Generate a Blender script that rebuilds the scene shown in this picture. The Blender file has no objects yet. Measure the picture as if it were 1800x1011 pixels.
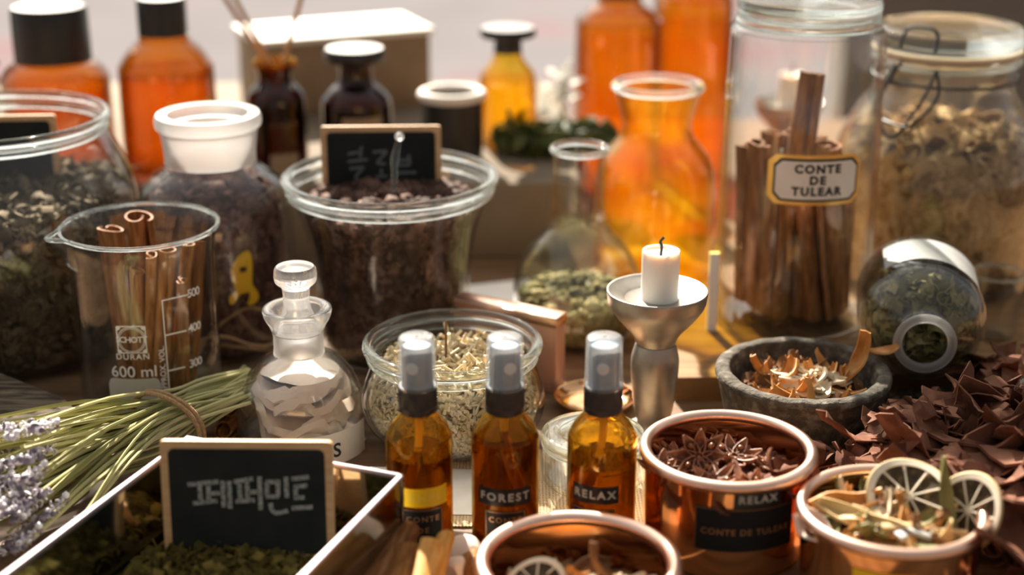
import bpy, math, random
import numpy as np
from mathutils import Vector, Matrix, Quaternion

SC = bpy.context.scene
COL = SC.collection
PI = math.pi
R = math.radians
rng = np.random.RandomState(7)
random.seed(7)

# ------------------------------------------------------------------ camera
CAM_H, PITCH, FPX, CX, CY = 0.434, R(20), 2700.0, 900.0, 505.5
cc, ss = math.cos(PITCH), math.sin(PITCH)
cam_d = bpy.data.cameras.new('camera')
cam = bpy.data.objects.new('camera', cam_d)
COL.objects.link(cam)
cam.location = (0, 0, CAM_H)
cam.rotation_euler = (PI / 2 - PITCH, 0, 0)
cam_d.sensor_width = 36
cam_d.lens = 36 * FPX / 1800
cam_d.clip_start, cam_d.clip_end = 0.05, 100
cam_d.dof.use_dof = True
cam_d.dof.focus_distance = 0.925
cam_d.dof.aperture_fstop = 3.2
cam_d.dof.aperture_blades = 0
SC.camera = cam

# ------------------------------------------------------------------ light
world = bpy.data.worlds.new('daylight')
SC.world = world
world.use_nodes = True
wn, wl = world.node_tree.nodes, world.node_tree.links
wbg = wn['Background']
wtc = wn.new('ShaderNodeTexCoord')
wdot = wn.new('ShaderNodeVectorMath'); wdot.operation = 'DOT_PRODUCT'
_b = Vector((-0.22, 0.80, 0.56)).normalized()
wdot.inputs[1].default_value = _b
wl.new(wtc.outputs['Generated'], wdot.inputs[0])
wr = wn.new('ShaderNodeValToRGB')
wmr = wn.new('ShaderNodeMapRange')
wmr.inputs['From Min'].default_value = -1
wl.new(wdot.outputs['Value'], wmr.inputs['Value'])
wl.new(wmr.outputs['Result'], wr.inputs['Fac'])
e = wr.color_ramp.elements
e[0].position, e[0].color = 0.0, (0.30, 0.275, 0.25, 1)
e[1].position, e[1].color = 1.0, (5.0, 4.6, 4.2, 1)
x = e.new(0.45); x.color = (0.42, 0.41, 0.40, 1)
x = e.new(0.72); x.color = (0.80, 0.79, 0.79, 1)
x = e.new(0.93); x.color = (1.30, 1.26, 1.22, 1)
wl.new(wr.outputs['Color'], wbg.inputs['Color'])
wbg.inputs['Strength'].default_value = 0.50

sun_d = bpy.data.lights.new('sun', 'SUN')
sun_d.energy = 14.0
sun_d.angle = R(0.9)
sun_d.color = (1.0, 0.90, 0.76)
sun = bpy.data.objects.new('sun', sun_d)
COL.objects.link(sun)
SUN_DIR = Vector((-0.20, 0.79, 0.60)).normalized()
sun.rotation_euler = SUN_DIR.to_track_quat('Z', 'Y').to_euler()
sun.location = SUN_DIR * 3

SC.view_settings.view_transform = 'Standard'
SC.view_settings.look = 'None'
SC.view_settings.gamma = 1
SC.view_settings.exposure = 0.45
SC.cycles.max_bounces = 24
SC.cycles.transparent_max_bounces = 96
SC.cycles.transmission_bounces = 20
SC.cycles.glossy_bounces = 8
SC.cycles.diffuse_bounces = 3
SC.cycles.sample_clamp_indirect = 6.0
SC.cycles.blur_glossy = 0.6

# ------------------------------------------------------------------ pixel -> place
def uv(px, py): return (px - CX) / FPX, (py - CY) / FPX
def at(px, py, z=0.0):
    u, v = uv(px, py)
    d = (CAM_H - z) / (ss + v * cc)
    return Vector((u * d, d * (cc - v * ss), z))
def atd(px, py, d):
    u, v = uv(px, py)
    return Vector((u * d, d * (cc - v * ss), CAM_H - d * (ss + v * cc)))
def depth(P, z): return P.y * cc + (CAM_H - z) * ss
def zat(P, py):
    v = (py - CY) / FPX
    return CAM_H - P.y * (ss + v * cc) / (cc - v * ss)
def base(xm, ym, yb, z0):
    VP = CY + FPX * cc / ss
    return at(CX + (xm - CX) * (VP - yb) / (VP - ym), yb, z0)
def conv(P, prof):
    out = []
    for rpx, py in prof:
        z = zat(P, py)
        out.append((rpx * depth(P, z) / FPX, z - P.z))
    return out

# ------------------------------------------------------------------ objects
def tag(o, label=None, cat=None, group=None, kind=None):
    if label: o['label'] = label
    if cat: o['category'] = cat
    if group: o['group'] = group
    if kind: o['kind'] = kind
    return o
def thing(name, label, cat, loc=(0, 0, 0), group=None, rot=(0, 0, 0)):
    o = bpy.data.objects.new(name, None)
    COL.objects.link(o)
    o.empty_display_size = 0.01
    o.location = loc
    o.rotation_euler = rot
    return tag(o, label, cat, group)
def mesh(name, geo, mat=None, sharp=40):
    v, f = geo
    me = bpy.data.meshes.new(name)
    me.from_pydata([tuple(map(float, p)) for p in v], [], [tuple(map(int, q)) for q in f])
    me.update()
    if sharp is None:
        me.shade_flat()
    else:
        me.shade_smooth()
        if sharp < 180: me.set_sharp_from_angle(angle=R(sharp))
    if mat: me.materials.append(mat)
    return me
def obj(name, geo, mat=None, parent=None, loc=None, rot=None, sharp=40):
    me = geo if isinstance(geo, bpy.types.Mesh) else mesh(name, geo, mat, sharp)
    o = bpy.data.objects.new(name, me)
    COL.objects.link(o)
    if parent: o.parent = parent
    if loc is not None: o.location = loc
    if rot is not None: o.rotation_euler = rot
    return o
def copy_tree(o, parent=None):
    c = o.copy(); COL.objects.link(c); c.parent = parent
    for ch in o.children: copy_tree(ch, c)
    return c

# ------------------------------------------------------------------ geometry
def join(*geos):
    V, F, n = [], [], 0
    for v, f in geos:
        V.extend([tuple(p) for p in v])
        F.extend([tuple(i + n for i in q) for q in f])
        n += len(v)
    return V, F
def xform(geo, M):
    return [tuple(M @ Vector(p)) for p in geo[0]], geo[1]
def shift(geo, d): return [(p[0] + d[0], p[1] + d[1], p[2] + d[2]) for p in geo[0]], geo[1]
def smooth_prof(p, n=4):
    p = [np.array(q, float) for q in p]
    out = []
    for i in range(len(p) - 1):
        p0, p1, p2, p3 = p[max(i - 1, 0)], p[i], p[i + 1], p[min(i + 2, len(p) - 1)]
        for k in range(n):
            t = k / n
            q = 0.5 * ((2 * p1) + (-p0 + p2) * t + (2 * p0 - 5 * p1 + 4 * p2 - p3) * t * t + (-p0 + 3 * p1 - 3 * p2 + p3) * t ** 3)
            out.append((max(q[0], 0), q[1]))
    out.append(tuple(p[-1]))
    return out
def lathe(prof, seg=72, closed=False):
    """prof: (r, z) list; r = 0 ends become a single point. closed joins last ring to first."""
    V, F, rings = [], [], []
    for r, z in prof:
        if r < 1e-6:
            V.append((0, 0, z)); rings.append([len(V) - 1])
        else:
            i0 = len(V)
            for k in range(seg):
                a = 2 * PI * k / seg
                V.append((r * math.cos(a), r * math.sin(a), z))
            rings.append(list(range(i0, i0 + seg)))
    pairs = list(zip(rings[:-1], rings[1:]))
    if closed: pairs.append((rings[-1], rings[0]))
    for a, b in pairs:
        if len(a) == 1 and len(b) == 1: continue
        for k in range(seg):
            k2 = (k + 1) % seg
            if len(a) == 1: F.append((a[0], b[k2], b[k]))
            elif len(b) == 1: F.append((a[k], a[k2], b[0]))
            else: F.append((a[k], a[k2], b[k2], b[k]))
    return V, F
def torus(r, t, z, seg=72, m=12, tz=None):
    tz = tz or t
    return lathe([(r + t * math.cos(2 * PI * k / m), z + tz * math.sin(2 * PI * k / m)) for k in range(m)], seg, True)
def tube(pts, rad, m=8, caps=True):
    pts = [Vector(p) for p in pts]
    n = len(pts)
    rr = rad if hasattr(rad, '__len__') else [rad] * n
    V, F = [], []
    nrm = None
    for i in range(n):
        t = (pts[min(i + 1, n - 1)] - pts[max(i - 1, 0)]).normalized()
        if nrm is None:
            nrm = t.orthogonal().normalized()
        nrm = (nrm - t * nrm.dot(t)).normalized()
        b = t.cross(nrm)
        for k in range(m):
            a = 2 * PI * k / m
            V.append(tuple(pts[i] + (nrm * math.cos(a) + b * math.sin(a)) * rr[i]))
    for i in range(n - 1):
        for k in range(m):
            k2 = (k + 1) % m
            F.append((i * m + k, i * m + k2, (i + 1) * m + k2, (i + 1) * m + k))
    if caps:
        F.append(tuple(range(m - 1, -1, -1)))
        F.append(tuple((n - 1) * m + k for k in range(m)))
    return V, F
def curve(pts, n=8):
    P = [Vector(p) for p in pts]
    out = []
    for i in range(len(P) - 1):
        p0, p1, p2, p3 = P[max(i - 1, 0)], P[i], P[i + 1], P[min(i + 2, len(P) - 1)]
        for k in range(n):
            t = k / n
            out.append(0.5 * ((2 * p1) + (-p0 + p2) * t + (2 * p0 - 5 * p1 + 4 * p2 - p3) * t * t + (-p0 + 3 * p1 - 3 * p2 + p3) * t ** 3))
    out.append(P[-1])
    return out
def box(sx, sy, sz, bev=0.0, z0=True):
    """box centred in x and y, standing on z=0 (z0) or centred; chamfered edges."""
    import bmesh
    bm = bmesh.new()
    bmesh.ops.create_cube(bm, size=1)
    bmesh.ops.scale(bm, vec=(sx, sy, sz), verts=bm.verts)
    if bev: bmesh.ops.bevel(bm, geom=bm.edges[:], offset=bev, segments=2, affect='EDGES', profile=0.5)
    if z0: bmesh.ops.translate(bm, vec=(0, 0, sz / 2), verts=bm.verts)
    bm.verts.index_update()
    g = [tuple(v.co) for v in bm.verts], [tuple(v.index for v in f.verts) for f in bm.faces]
    bm.free()
    return g
def prism(poly, z0, z1):
    n = len(poly)
    V = [(p[0], p[1], z0) for p in poly] + [(p[0], p[1], z1) for p in poly]
    F = [tuple(range(n - 1, -1, -1)), tuple(range(n, 2 * n))]
    F += [(k, (k + 1) % n, n + (k + 1) % n, n + k) for k in range(n)]
    return V, F
def rrect(w, h, r, n=6):
    out = []
    for cx_, cy_, a0 in ((w / 2 - r, h / 2 - r, 0), (-w / 2 + r, h / 2 - r, 90), (-w / 2 + r, -h / 2 + r, 180), (w / 2 - r, -h / 2 + r, 270)):
        for k in range(n + 1):
            a = R(a0 + 90 * k / n)
            out.append((cx_ + r * math.cos(a), cy_ + r * math.sin(a)))
    return out
def grid(fn, nu, nv):
    V = [fn(i / nu, j / nv) for j in range(nv + 1) for i in range(nu + 1)]
    F = [(j * (nu + 1) + i, j * (nu + 1) + i + 1, (j + 1) * (nu + 1) + i + 1, (j + 1) * (nu + 1) + i) for j in range(nv) for i in range(nu)]
    return V, F
def solid(geo, t):
    """give an open grid surface a thickness t"""
    V, F = geo
    V = np.array(V, float)
    N = np.zeros_like(V)
    for f in F:
        a, b, c = V[f[0]], V[f[1]], V[f[2]]
        n_ = np.cross(b - a, c - a)
        for i in f: N[i] += n_
    N /= np.maximum(np.linalg.norm(N, axis=1, keepdims=True), 1e-12)
    n = len(V)
    W = np.concatenate([V + N * t / 2, V - N * t / 2])
    ed = {}
    for f in F:
        for a, b in zip(f, f[1:] + f[:1]):
            if (b, a) in ed: ed.pop((b, a))
            else: ed[(a, b)] = 1
    G = list(F) + [tuple(i + n for i in reversed(f)) for f in F] + [(b, a, a + n, b + n) for a, b in ed]
    return W.tolist(), G
def strip(L, W, bend, twist, thick, seed, taper=0.5, nu=8, nv=3, cup=0.3, noise=0.08):
    """a curled dry strip (peel, leaf, bark) lying along x"""
    rs = np.random.RandomState(seed)
    ph = rs.rand(6) * 6.28
    def fn(u, v):
        s = (u - 0.5) * L
        w = (v - 0.5) * W * (1 - taper * abs(2 * u - 1) ** 2.2) * (1 + 0.22 * math.sin(7 * u + ph[0]))
        a = bend * (u - 0.5)
        rr = L / bend if abs(bend) > 1e-3 else 1e6
        x, z = rr * math.sin(a), rr * (1 - math.cos(a))
        tw = twist * (u - 0.5) + 0.2 * math.sin(5 * u + ph[1])
        y, dz = w * math.cos(tw), w * math.sin(tw)
        dz += cup * W * (2 * v - 1) ** 2 * 0.5
        dz += noise * L * 0.35 * math.sin(9 * u + 4 * v + ph[2]) * math.sin(6 * v + ph[3])
        x += noise * L * 0.3 * math.sin(8 * v + ph[4])
        return (x, y, z + dz)
    V, F = solid(grid(fn, nu, nv), thick)
    V = np.array(V); V -= V.mean(0)
    return V.tolist(), F
def scroll(r, L, turns=1.35, t=0.0016, seed=0, double=True, n=26):
    """cinnamon quill: a bark sheet rolled in from both edges, along z from 0 to L"""
    rs = np.random.RandomState(seed)
    def spiral(sign, a0):
        o = []
        for k in range(n + 1):
            q = k / n
            a = a0 + sign * q * turns * 2 * PI
            rad = r * (1 - 0.62 * q ** 1.1)
            o.append((rad * math.cos(a), rad * math.sin(a)))
        return o
    if double:
        A = [(x_ * .62 - r * .42, y_ * .62) for x_, y_ in spiral(1, PI / 2)]
        B = [(x_ * .62 + r * .42, y_ * .62) for x_, y_ in spiral(-1, PI / 2)]
        line = A[::-1] + B
    else:
        line = spiral(1, 0)
    nz = 7
    V, F = [], []
    m = len(line)
    off = rs.rand(2) * 6
    for j in range(nz + 1):
        q = j / nz
        sc_ = 1 + 0.06 * math.sin(5 * q + off[0])
        for k, (x_, y_) in enumerate(line):
            e_ = 0.0015 * math.sin(9 * k / m + off[1]) * (1 if j in (0, nz) else 0)
            V.append((x_ * sc_, y_ * sc_, L * q + e_))
    for j in range(nz):
        for k in range(m - 1):
            F.append((j * m + k, j * m + k + 1, (j + 1) * m + k + 1, (j + 1) * m + k))
    return solid((V, F), t)
def between(A, B, roll=0.0):
    """matrix taking +z (from origin) to the direction A->B, based at A"""
    A, B = Vector(A), Vector(B)
    q = (B - A).to_track_quat('Z', 'Y')
    return Matrix.Translation(A) @ q.to_matrix().to_4x4() @ Matrix.Rotation(roll, 4, 'Z')

# small loose bits, merged for masses nobody could count
def bit(kind, s):
    if kind == 'blob':
        V = [(0, 0, 1), (.9, 0, .35), (.25, .85, .3), (-.75, .5, .4), (-.7, -.55, .3), (.3, -.85, .4), (.7, .5, -.4), (-.3, .9, -.45), (-.9, 0, -.4), (-.25, -.85, -.4), (.75, -.5, -.35), (0, 0, -1)]
        F = [(0, 1, 2), (0, 2, 3), (0, 3, 4), (0, 4, 5), (0, 5, 1), (1, 6, 2), (2, 7, 3), (3, 8, 4), (4, 9, 5), (5, 10, 1), (6, 7, 2), (7, 8, 3), (8, 9, 4), (9, 10, 5), (10, 6, 1), (11, 7, 6), (11, 8, 7), (11, 9, 8), (11, 10, 9), (11, 6, 10)]
        return np.array(V) * s, F
    if kind == 'stick':
        V, F = tube([(-1, 0, 0), (0, 0.05, 0.04), (1, 0, 0)], [.06, .075, .05], 5)
        return np.array(V) * s, F
    if kind == 'straw':
        V, F = tube([(-1, 0, 0), (1, 0, 0)], [.13, .12], 6)
        return np.array(V) * s, F
    if kind == 'clove':
        V, F = tube([(-1, 0, 0), (.35, 0, 0), (.45, 0, 0), (.7, 0, 0), (.95, 0, 0)], [.09, .17, .34, .30, .06], 6)
        return np.array(V) * s, F
    if kind == 'flake':
        V, F = solid(grid(lambda u, v: ((u - .5) * 2, (v - .5) * 1.2 * (1 - .7 * abs(2 * u - 1)), .35 * math.sin(3 * u) + .2 * (2 * v - 1) ** 2), 3, 2), .07)
        return np.array(V) * s, F
    if kind == 'curl':
        V, F = solid(grid(lambda u, v: (math.cos(4.2 * u) * .8, math.sin(4.2 * u) * .8, (v - .5) * .9 + .3 * u), 7, 1), .09)
        return np.array(V) * s, F
def randrot(rs, flat=0.0):
    q = rs.normal(size=4)
    if flat: q[1:3] *= (1 - flat)
    q /= np.linalg.norm(q)
    w, x_, y_, z_ = q
    return np.array([[1 - 2 * (y_ * y_ + z_ * z_), 2 * (x_ * y_ - z_ * w), 2 * (x_ * z_ + y_ * w)],
                     [2 * (x_ * y_ + z_ * w), 1 - 2 * (x_ * x_ + z_ * z_), 2 * (y_ * z_ - x_ * w)],
                     [2 * (x_ * z_ - y_ * w), 2 * (y_ * z_ + x_ * w), 1 - 2 * (x_ * x_ + y_ * y_)]])
def scatter(points, kinds, size, seed=0, flat=0.0, var=0.4, clampR=None):
    rs = np.random.RandomState(seed)
    V, F, n = [], [], 0
    protos = [bit(k, 1.0) for k in kinds]
    for p in points:
        b, f = protos[rs.randint(len(protos))]
        s = size * (1 - var + 2 * var * rs.rand())
        w = b @ (randrot(rs, flat).T * s) + np.array(p)
        if clampR is not None:
            zz = np.clip(w[:, 2], clampR[1][0] + .0006, None)
            Rm = np.interp(zz, clampR[1], clampR[0]) - 0.0011
            rad = np.hypot(w[:, 0], w[:, 1])
            k = np.minimum(1, Rm / np.maximum(rad, 1e-9))
            w[:, 0] *= k; w[:, 1] *= k; w[:, 2] = zz
        V.append(w)
        F.extend([tuple(i + n for i in q) for q in f])
        n += len(w)
    return np.concatenate(V).tolist(), F
def fill(inner, ztop, kinds, size, nside, ntop, seed, mound=0.006, flat=0.0, corefrac=0.93):
    """contents of a jar: a bumpy core plus loose bits, never past the inner wall. inner: (r, z) bottom to top"""
    rs = np.random.RandomState(seed)
    rr = np.array([p[0] for p in inner]); zz = np.array([p[1] for p in inner])
    zb = zz[0] + 0.0008
    Rf = lambda z: np.interp(z, zz, rr)
    prof = [(0, zb)] + [(Rf(z) * corefrac, z) for z in np.linspace(zb, ztop - size * .3, 12)] + [(Rf(ztop) * .7, ztop + mound * .3), (Rf(ztop) * .35, ztop + mound * .8), (0, ztop + mound)]
    core = lathe(prof, 40)
    cv = np.array(core[0])
    nz = rs.normal(size=len(cv)) * size * .35
    rad = np.hypot(cv[:, 0], cv[:, 1])
    k = np.where(rad > 1e-5, 1 - np.abs(nz) / np.maximum(rad, 1e-5), 1)
    cv[:, 0] *= k; cv[:, 1] *= k
    top = cv[:, 2] > ztop - size
    cv[top, 2] += nz[top]
    pts = []
    for _ in range(nside):
        z = zb + size * .5 + (ztop - zb - size * .5) * rs.rand() ** .85
        a = -PI / 2 + rs.normal() * 1.15
        r_ = Rf(z) - size * (.25 + .7 * rs.rand())
        pts.append((r_ * math.cos(a), r_ * math.sin(a), z))
    for _ in range(ntop):
        a = rs.rand() * 2 * PI; q = math.sqrt(rs.rand())
        r_ = (Rf(ztop) - size * .6) * q
        pts.append((r_ * math.cos(a), r_ * math.sin(a), ztop + mound * (1 - q * q) + size * (rs.rand() - .2)))
    return join((cv.tolist(), core[1]), scatter(pts, kinds, size, seed + 1, flat, .4, (rr, zz)))

# text and prints
def text_geo(body, size, bold=0.0, space=1.0, align='CENTER'):
    cu = bpy.data.curves.new('lettering', 'FONT')
    cu.body = body; cu.size = size; cu.align_x = align; cu.align_y = 'CENTER'
    cu.offset = bold; cu.space_character = space; cu.resolution_u = 3
    ob = bpy.data.objects.new('lettering', cu)
    COL.objects.link(ob)
    dg = bpy.context.evaluated_depsgraph_get()
    me = ob.evaluated_get(dg).to_mesh()
    V = [(v.co.x, v.co.y) for v in me.vertices]
    F = [tuple(p.vertices) for p in me.polygons]
    ob.evaluated_get(dg).to_mesh_clear()
    bpy.data.objects.remove(ob); bpy.data.curves.remove(cu)
    return V, F
def seg2(pts, w, closed=False):
    """flat stroke of width w along 2-D points"""
    P = [Vector((p[0], p[1])) for p in pts]
    if closed: P.append(P[0])
    V, F = [], []
    n = len(P)
    for i in range(n):
        t = P[min(i + 1, n - 1)] - P[max(i - 1, 0)]
        if closed and i in (0, n - 1): t = P[1] - P[n - 2]
        t.normalize()
        nn = Vector((-t.y, t.x)) * w / 2
        V += [tuple(P[i] + nn), tuple(P[i] - nn)]
    F = [(2 * i, 2 * i + 1, 2 * i + 3, 2 * i + 2) for i in range(n - 1)]
    return V, F
def place2(g, dx=0, dy=0, rot=0.0, k=1.0):
    c_, s_ = math.cos(rot) * k, math.sin(rot) * k
    return [(x_ * c_ - y_ * s_ + dx, x_ * s_ + y_ * c_ + dy) for x_, y_ in g[0]], g[1]
def wrap(g, rad, a0, z0, eps=0.0003):
    """2-D geometry onto a cylinder of radius rad, centre at angle a0, height z0"""
    return [((rad + eps) * math.cos(a0 + x_ / rad), (rad + eps) * math.sin(a0 + x_ / rad), z0 + y_) for x_, y_ in g[0]], g[1]
def patch(w, h, rad, a0, z0, eps=0.0003, r=0.0, thick=0.0):
    """label w x h on a cylinder, with optional rounded corners r or a little thickness"""
    if r > 0:
        poly = rrect(w, h, r, 5)
        xs = np.linspace(-w / 2, w / 2, 25)
        V, F = [], []
        for x_ in xs:
            d_ = max(0, abs(x_) - (w / 2 - r))
            hh = h / 2 - r + math.sqrt(max(r * r - d_ * d_, 0))
            V += [(x_, -hh), (x_, hh)]
        F = [(2 * i, 2 * i + 2, 2 * i + 3, 2 * i + 1) for i in range(len(xs) - 1)]
        g = wrap((V, F), rad, a0, z0, eps)
    else:
        g = wrap(grid(lambda u, v: ((u - .5) * w, (v - .5) * h), 16, 2), rad, a0, z0, eps)
    return solid(g, thick) if thick else g
def facing(P): return math.atan2(-P.y, -P.x)

# ------------------------------------------------------------------ materials
def new_mat(name):
    m = bpy.data.materials.new(name)
    m.use_nodes = True
    nt = m.node_tree
    nt.nodes.clear()
    out = nt.nodes.new('ShaderNodeOutputMaterial')
    return m, nt, out
def L(c): return (*c, 1.0)
def noise_node(nt, scale, detail=4, coord='Object', stretch=None, dist=0.0, rough=.55):
    tc = nt.nodes.new('ShaderNodeTexCoord')
    nz = nt.nodes.new('ShaderNodeTexNoise')
    nz.inputs['Scale'].default_value = scale
    nz.inputs['Detail'].default_value = detail
    nz.inputs['Distortion'].default_value = dist
    nz.inputs['Roughness'].default_value = rough
    if stretch:
        mp = nt.nodes.new('ShaderNodeMapping')
        mp.inputs['Scale'].default_value = stretch
        nt.links.new(tc.outputs[coord], mp.inputs['Vector'])
        nt.links.new(mp.outputs['Vector'], nz.inputs['Vector'])
    else:
        nt.links.new(tc.outputs[coord], nz.inputs['Vector'])
    return nz
def ramp(nt, src, stops):
    r_ = nt.nodes.new('ShaderNodeValToRGB')
    el = r_.color_ramp.elements
    el[0].position, el[0].color = stops[0][0], L(stops[0][1])
    el[1].position, el[1].color = stops[-1][0], L(stops[-1][1])
    for p_, c_ in stops[1:-1]:
        q = el.new(p_); q.color = L(c_)
    nt.links.new(src, r_.inputs['Fac'])
    return r_.outputs['Color']
def pmat(name, stops, rough=.6, metal=0.0, scale=60, stretch=None, bump=0.0, bscale=None, island=0.0, detail=4, dist=0.0,
         trans=0.0, spec=.5, sss=0.0, coat=0.0, coord='Object', rvar=0.0):
    """principled with a colour ramp driven by noise (and by loose piece with island>0)"""
    m, nt, out = new_mat(name)
    b = nt.nodes.new('ShaderNodeBsdfPrincipled')
    nt.links.new(b.outputs[0], out.inputs['Surface'])
    if not isinstance(stops[0][0], (int, float)) or len(stops[0]) == 3: stops = [(0, stops), (1, stops)]
    nz = noise_node(nt, scale, detail, coord, stretch, dist)
    fac = nz.outputs['Fac']
    st = nt.nodes.new('ShaderNodeMapRange')
    st.inputs['From Min'].default_value, st.inputs['From Max'].default_value = .28, .72
    nt.links.new(fac, st.inputs['Value']); fac = st.outputs['Result']
    if island:
        gm = nt.nodes.new('ShaderNodeNewGeometry')
        mx = nt.nodes.new('ShaderNodeMix')
        mx.inputs['Factor'].default_value = island
        nt.links.new(fac, mx.inputs['A']); nt.links.new(gm.outputs['Random Per Island'], mx.inputs['B'])
        fac = mx.outputs['Result']
    nt.links.new(ramp(nt, fac, stops), b.inputs['Base Color'])
    b.inputs['Roughness'].default_value = rough
    b.inputs['Metallic'].default_value = metal
    b.inputs['Specular IOR Level'].default_value = spec
    b.inputs['Transmission Weight'].default_value = 0
    b.inputs['Coat Weight'].default_value = coat
    if sss:
        b.inputs['Subsurface Weight'].default_value = sss
        b.inputs['Subsurface Radius'].default_value = (.01, .006, .004)
        b.inputs['Subsurface Scale'].default_value = .6
    if rvar:
        rv = nt.nodes.new('ShaderNodeMapRange')
        rv.inputs['To Min'].default_value, rv.inputs['To Max'].default_value = max(rough - rvar, .02), rough + rvar
        nt.links.new(fac, rv.inputs['Value']); nt.links.new(rv.outputs['Result'], b.inputs['Roughness'])
    if bump:
        n2 = noise_node(nt, bscale or scale * 2, 5, coord, stretch)
        bp = nt.nodes.new('ShaderNodeBump')
        bp.inputs['Strength'].default_value = bump
        bp.inputs['Distance'].default_value = .002
        nt.links.new(n2.outputs['Fac'], bp.inputs['Height'])
        nt.links.new(bp.outputs['Normal'], b.inputs['Normal'])
    if trans:
        tr = nt.nodes.new('ShaderNodeBsdfTranslucent')
        nt.links.new(ramp(nt, fac, stops), tr.inputs['Color'])
        ms = nt.nodes.new('ShaderNodeMixShader')
        ms.inputs['Fac'].default_value = trans
        nt.links.new(b.outputs[0], ms.inputs[1]); nt.links.new(tr.outputs[0], ms.inputs[2])
        nt.links.new(ms.outputs[0], out.inputs['Surface'])
    return m
def thin_glass(name, clear=(.98, .985, .98), edge=(.72, .76, .75), refl=.045, redge=.85, dust=.0025, power=3.2, rough=.015, dscale=30, ripple=0.0, dcol=(.85, .83, .8)):
    """blown glass wall: lets light straight through, mirrors more towards grazing angles, with a little dust or coloured haze"""
    m, nt, out = new_mat(name)
    lw = nt.nodes.new('ShaderNodeLayerWeight'); lw.inputs['Blend'].default_value = .5
    pw = nt.nodes.new('ShaderNodeMath'); pw.operation = 'POWER'; pw.inputs[1].default_value = power
    nt.links.new(lw.outputs['Facing'], pw.inputs[0])
    tcol = ramp(nt, pw.outputs[0], [(0, clear), (.9, edge)])
    tr = nt.nodes.new('ShaderNodeBsdfTransparent'); nt.links.new(tcol, tr.inputs['Color'])
    gl = nt.nodes.new('ShaderNodeBsdfGlossy'); gl.inputs['Roughness'].default_value = rough
    mr = nt.nodes.new('ShaderNodeMapRange')
    mr.inputs['To Min'].default_value, mr.inputs['To Max'].default_value = refl, redge
    nt.links.new(pw.outputs[0], mr.inputs['Value'])
    mx = nt.nodes.new('ShaderNodeMixShader')
    nt.links.new(mr.outputs['Result'], mx.inputs['Fac'])
    nt.links.new(tr.outputs[0], mx.inputs[1]); nt.links.new(gl.outputs[0], mx.inputs[2])
    if ripple:
        nz = noise_node(nt, 22, 2)
        bp = nt.nodes.new('ShaderNodeBump'); bp.inputs['Strength'].default_value = ripple; bp.inputs['Distance'].default_value = .003
        nt.links.new(nz.outputs['Fac'], bp.inputs['Height']); nt.links.new(bp.outputs['Normal'], gl.inputs['Normal'])
    last = mx.outputs[0]
    if dust:
        tl = nt.nodes.new('ShaderNodeBsdfTranslucent'); tl.inputs['Color'].default_value = L(dcol)
        df = nt.nodes.new('ShaderNodeBsdfDiffuse'); df.inputs['Color'].default_value = L(dcol)
        m2 = nt.nodes.new('ShaderNodeMixShader'); m2.inputs['Fac'].default_value = .5
        nt.links.new(tl.outputs[0], m2.inputs[1]); nt.links.new(df.outputs[0], m2.inputs[2])
        nz = noise_node(nt, dscale, 5)
        mr2 = nt.nodes.new('ShaderNodeMapRange')
        mr2.inputs['From Min'].default_value, mr2.inputs['From Max'].default_value = .38, .72
        mr2.inputs['To Min'].default_value, mr2.inputs['To Max'].default_value = dust * .25, dust * 2
        nt.links.new(nz.outputs['Fac'], mr2.inputs['Value'])
        m3 = nt.nodes.new('ShaderNodeMixShader')
        nt.links.new(mr2.outputs['Result'], m3.inputs['Fac'])
        nt.links.new(last, m3.inputs[1]); nt.links.new(m2.outputs[0], m3.inputs[2])
        last = m3.outputs[0]
    nt.links.new(last, out.inputs['Surface'])
    return m
def real_glass(name, col=(1, 1, 1), ior=1.46, rough=0.0, frost=0.0, fcol=(.9, .88, .86), through=0.0):
    m, nt, out = new_mat(name)
    g = nt.nodes.new('ShaderNodeBsdfGlass')
    g.inputs['Color'].default_value = L(col); g.inputs['IOR'].default_value = ior; g.inputs['Roughness'].default_value = rough
    last = g.outputs[0]
    if through:
        t = nt.nodes.new('ShaderNodeBsdfTransparent'); t.inputs['Color'].default_value = L(col)
        mx = nt.nodes.new('ShaderNodeMixShader'); mx.inputs['Fac'].default_value = through
        nt.links.new(last, mx.inputs[1]); nt.links.new(t.outputs[0], mx.inputs[2]); last = mx.outputs[0]
    if frost:
        tl = nt.nodes.new('ShaderNodeBsdfTranslucent'); tl.inputs['Color'].default_value = L(fcol)
        df = nt.nodes.new('ShaderNodeBsdfDiffuse'); df.inputs['Color'].default_value = L(fcol)
        m2 = nt.nodes.new('ShaderNodeMixShader'); m2.inputs['Fac'].default_value = .4
        nt.links.new(tl.outputs[0], m2.inputs[1]); nt.links.new(df.outputs[0], m2.inputs[2])
        mx = nt.nodes.new('ShaderNodeMixShader'); mx.inputs['Fac'].default_value = frost
        nt.links.new(last, mx.inputs[1]); nt.links.new(m2.outputs[0], mx.inputs[2]); last = mx.outputs[0]
    nt.links.new(last, out.inputs['Surface'])
    return m

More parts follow.
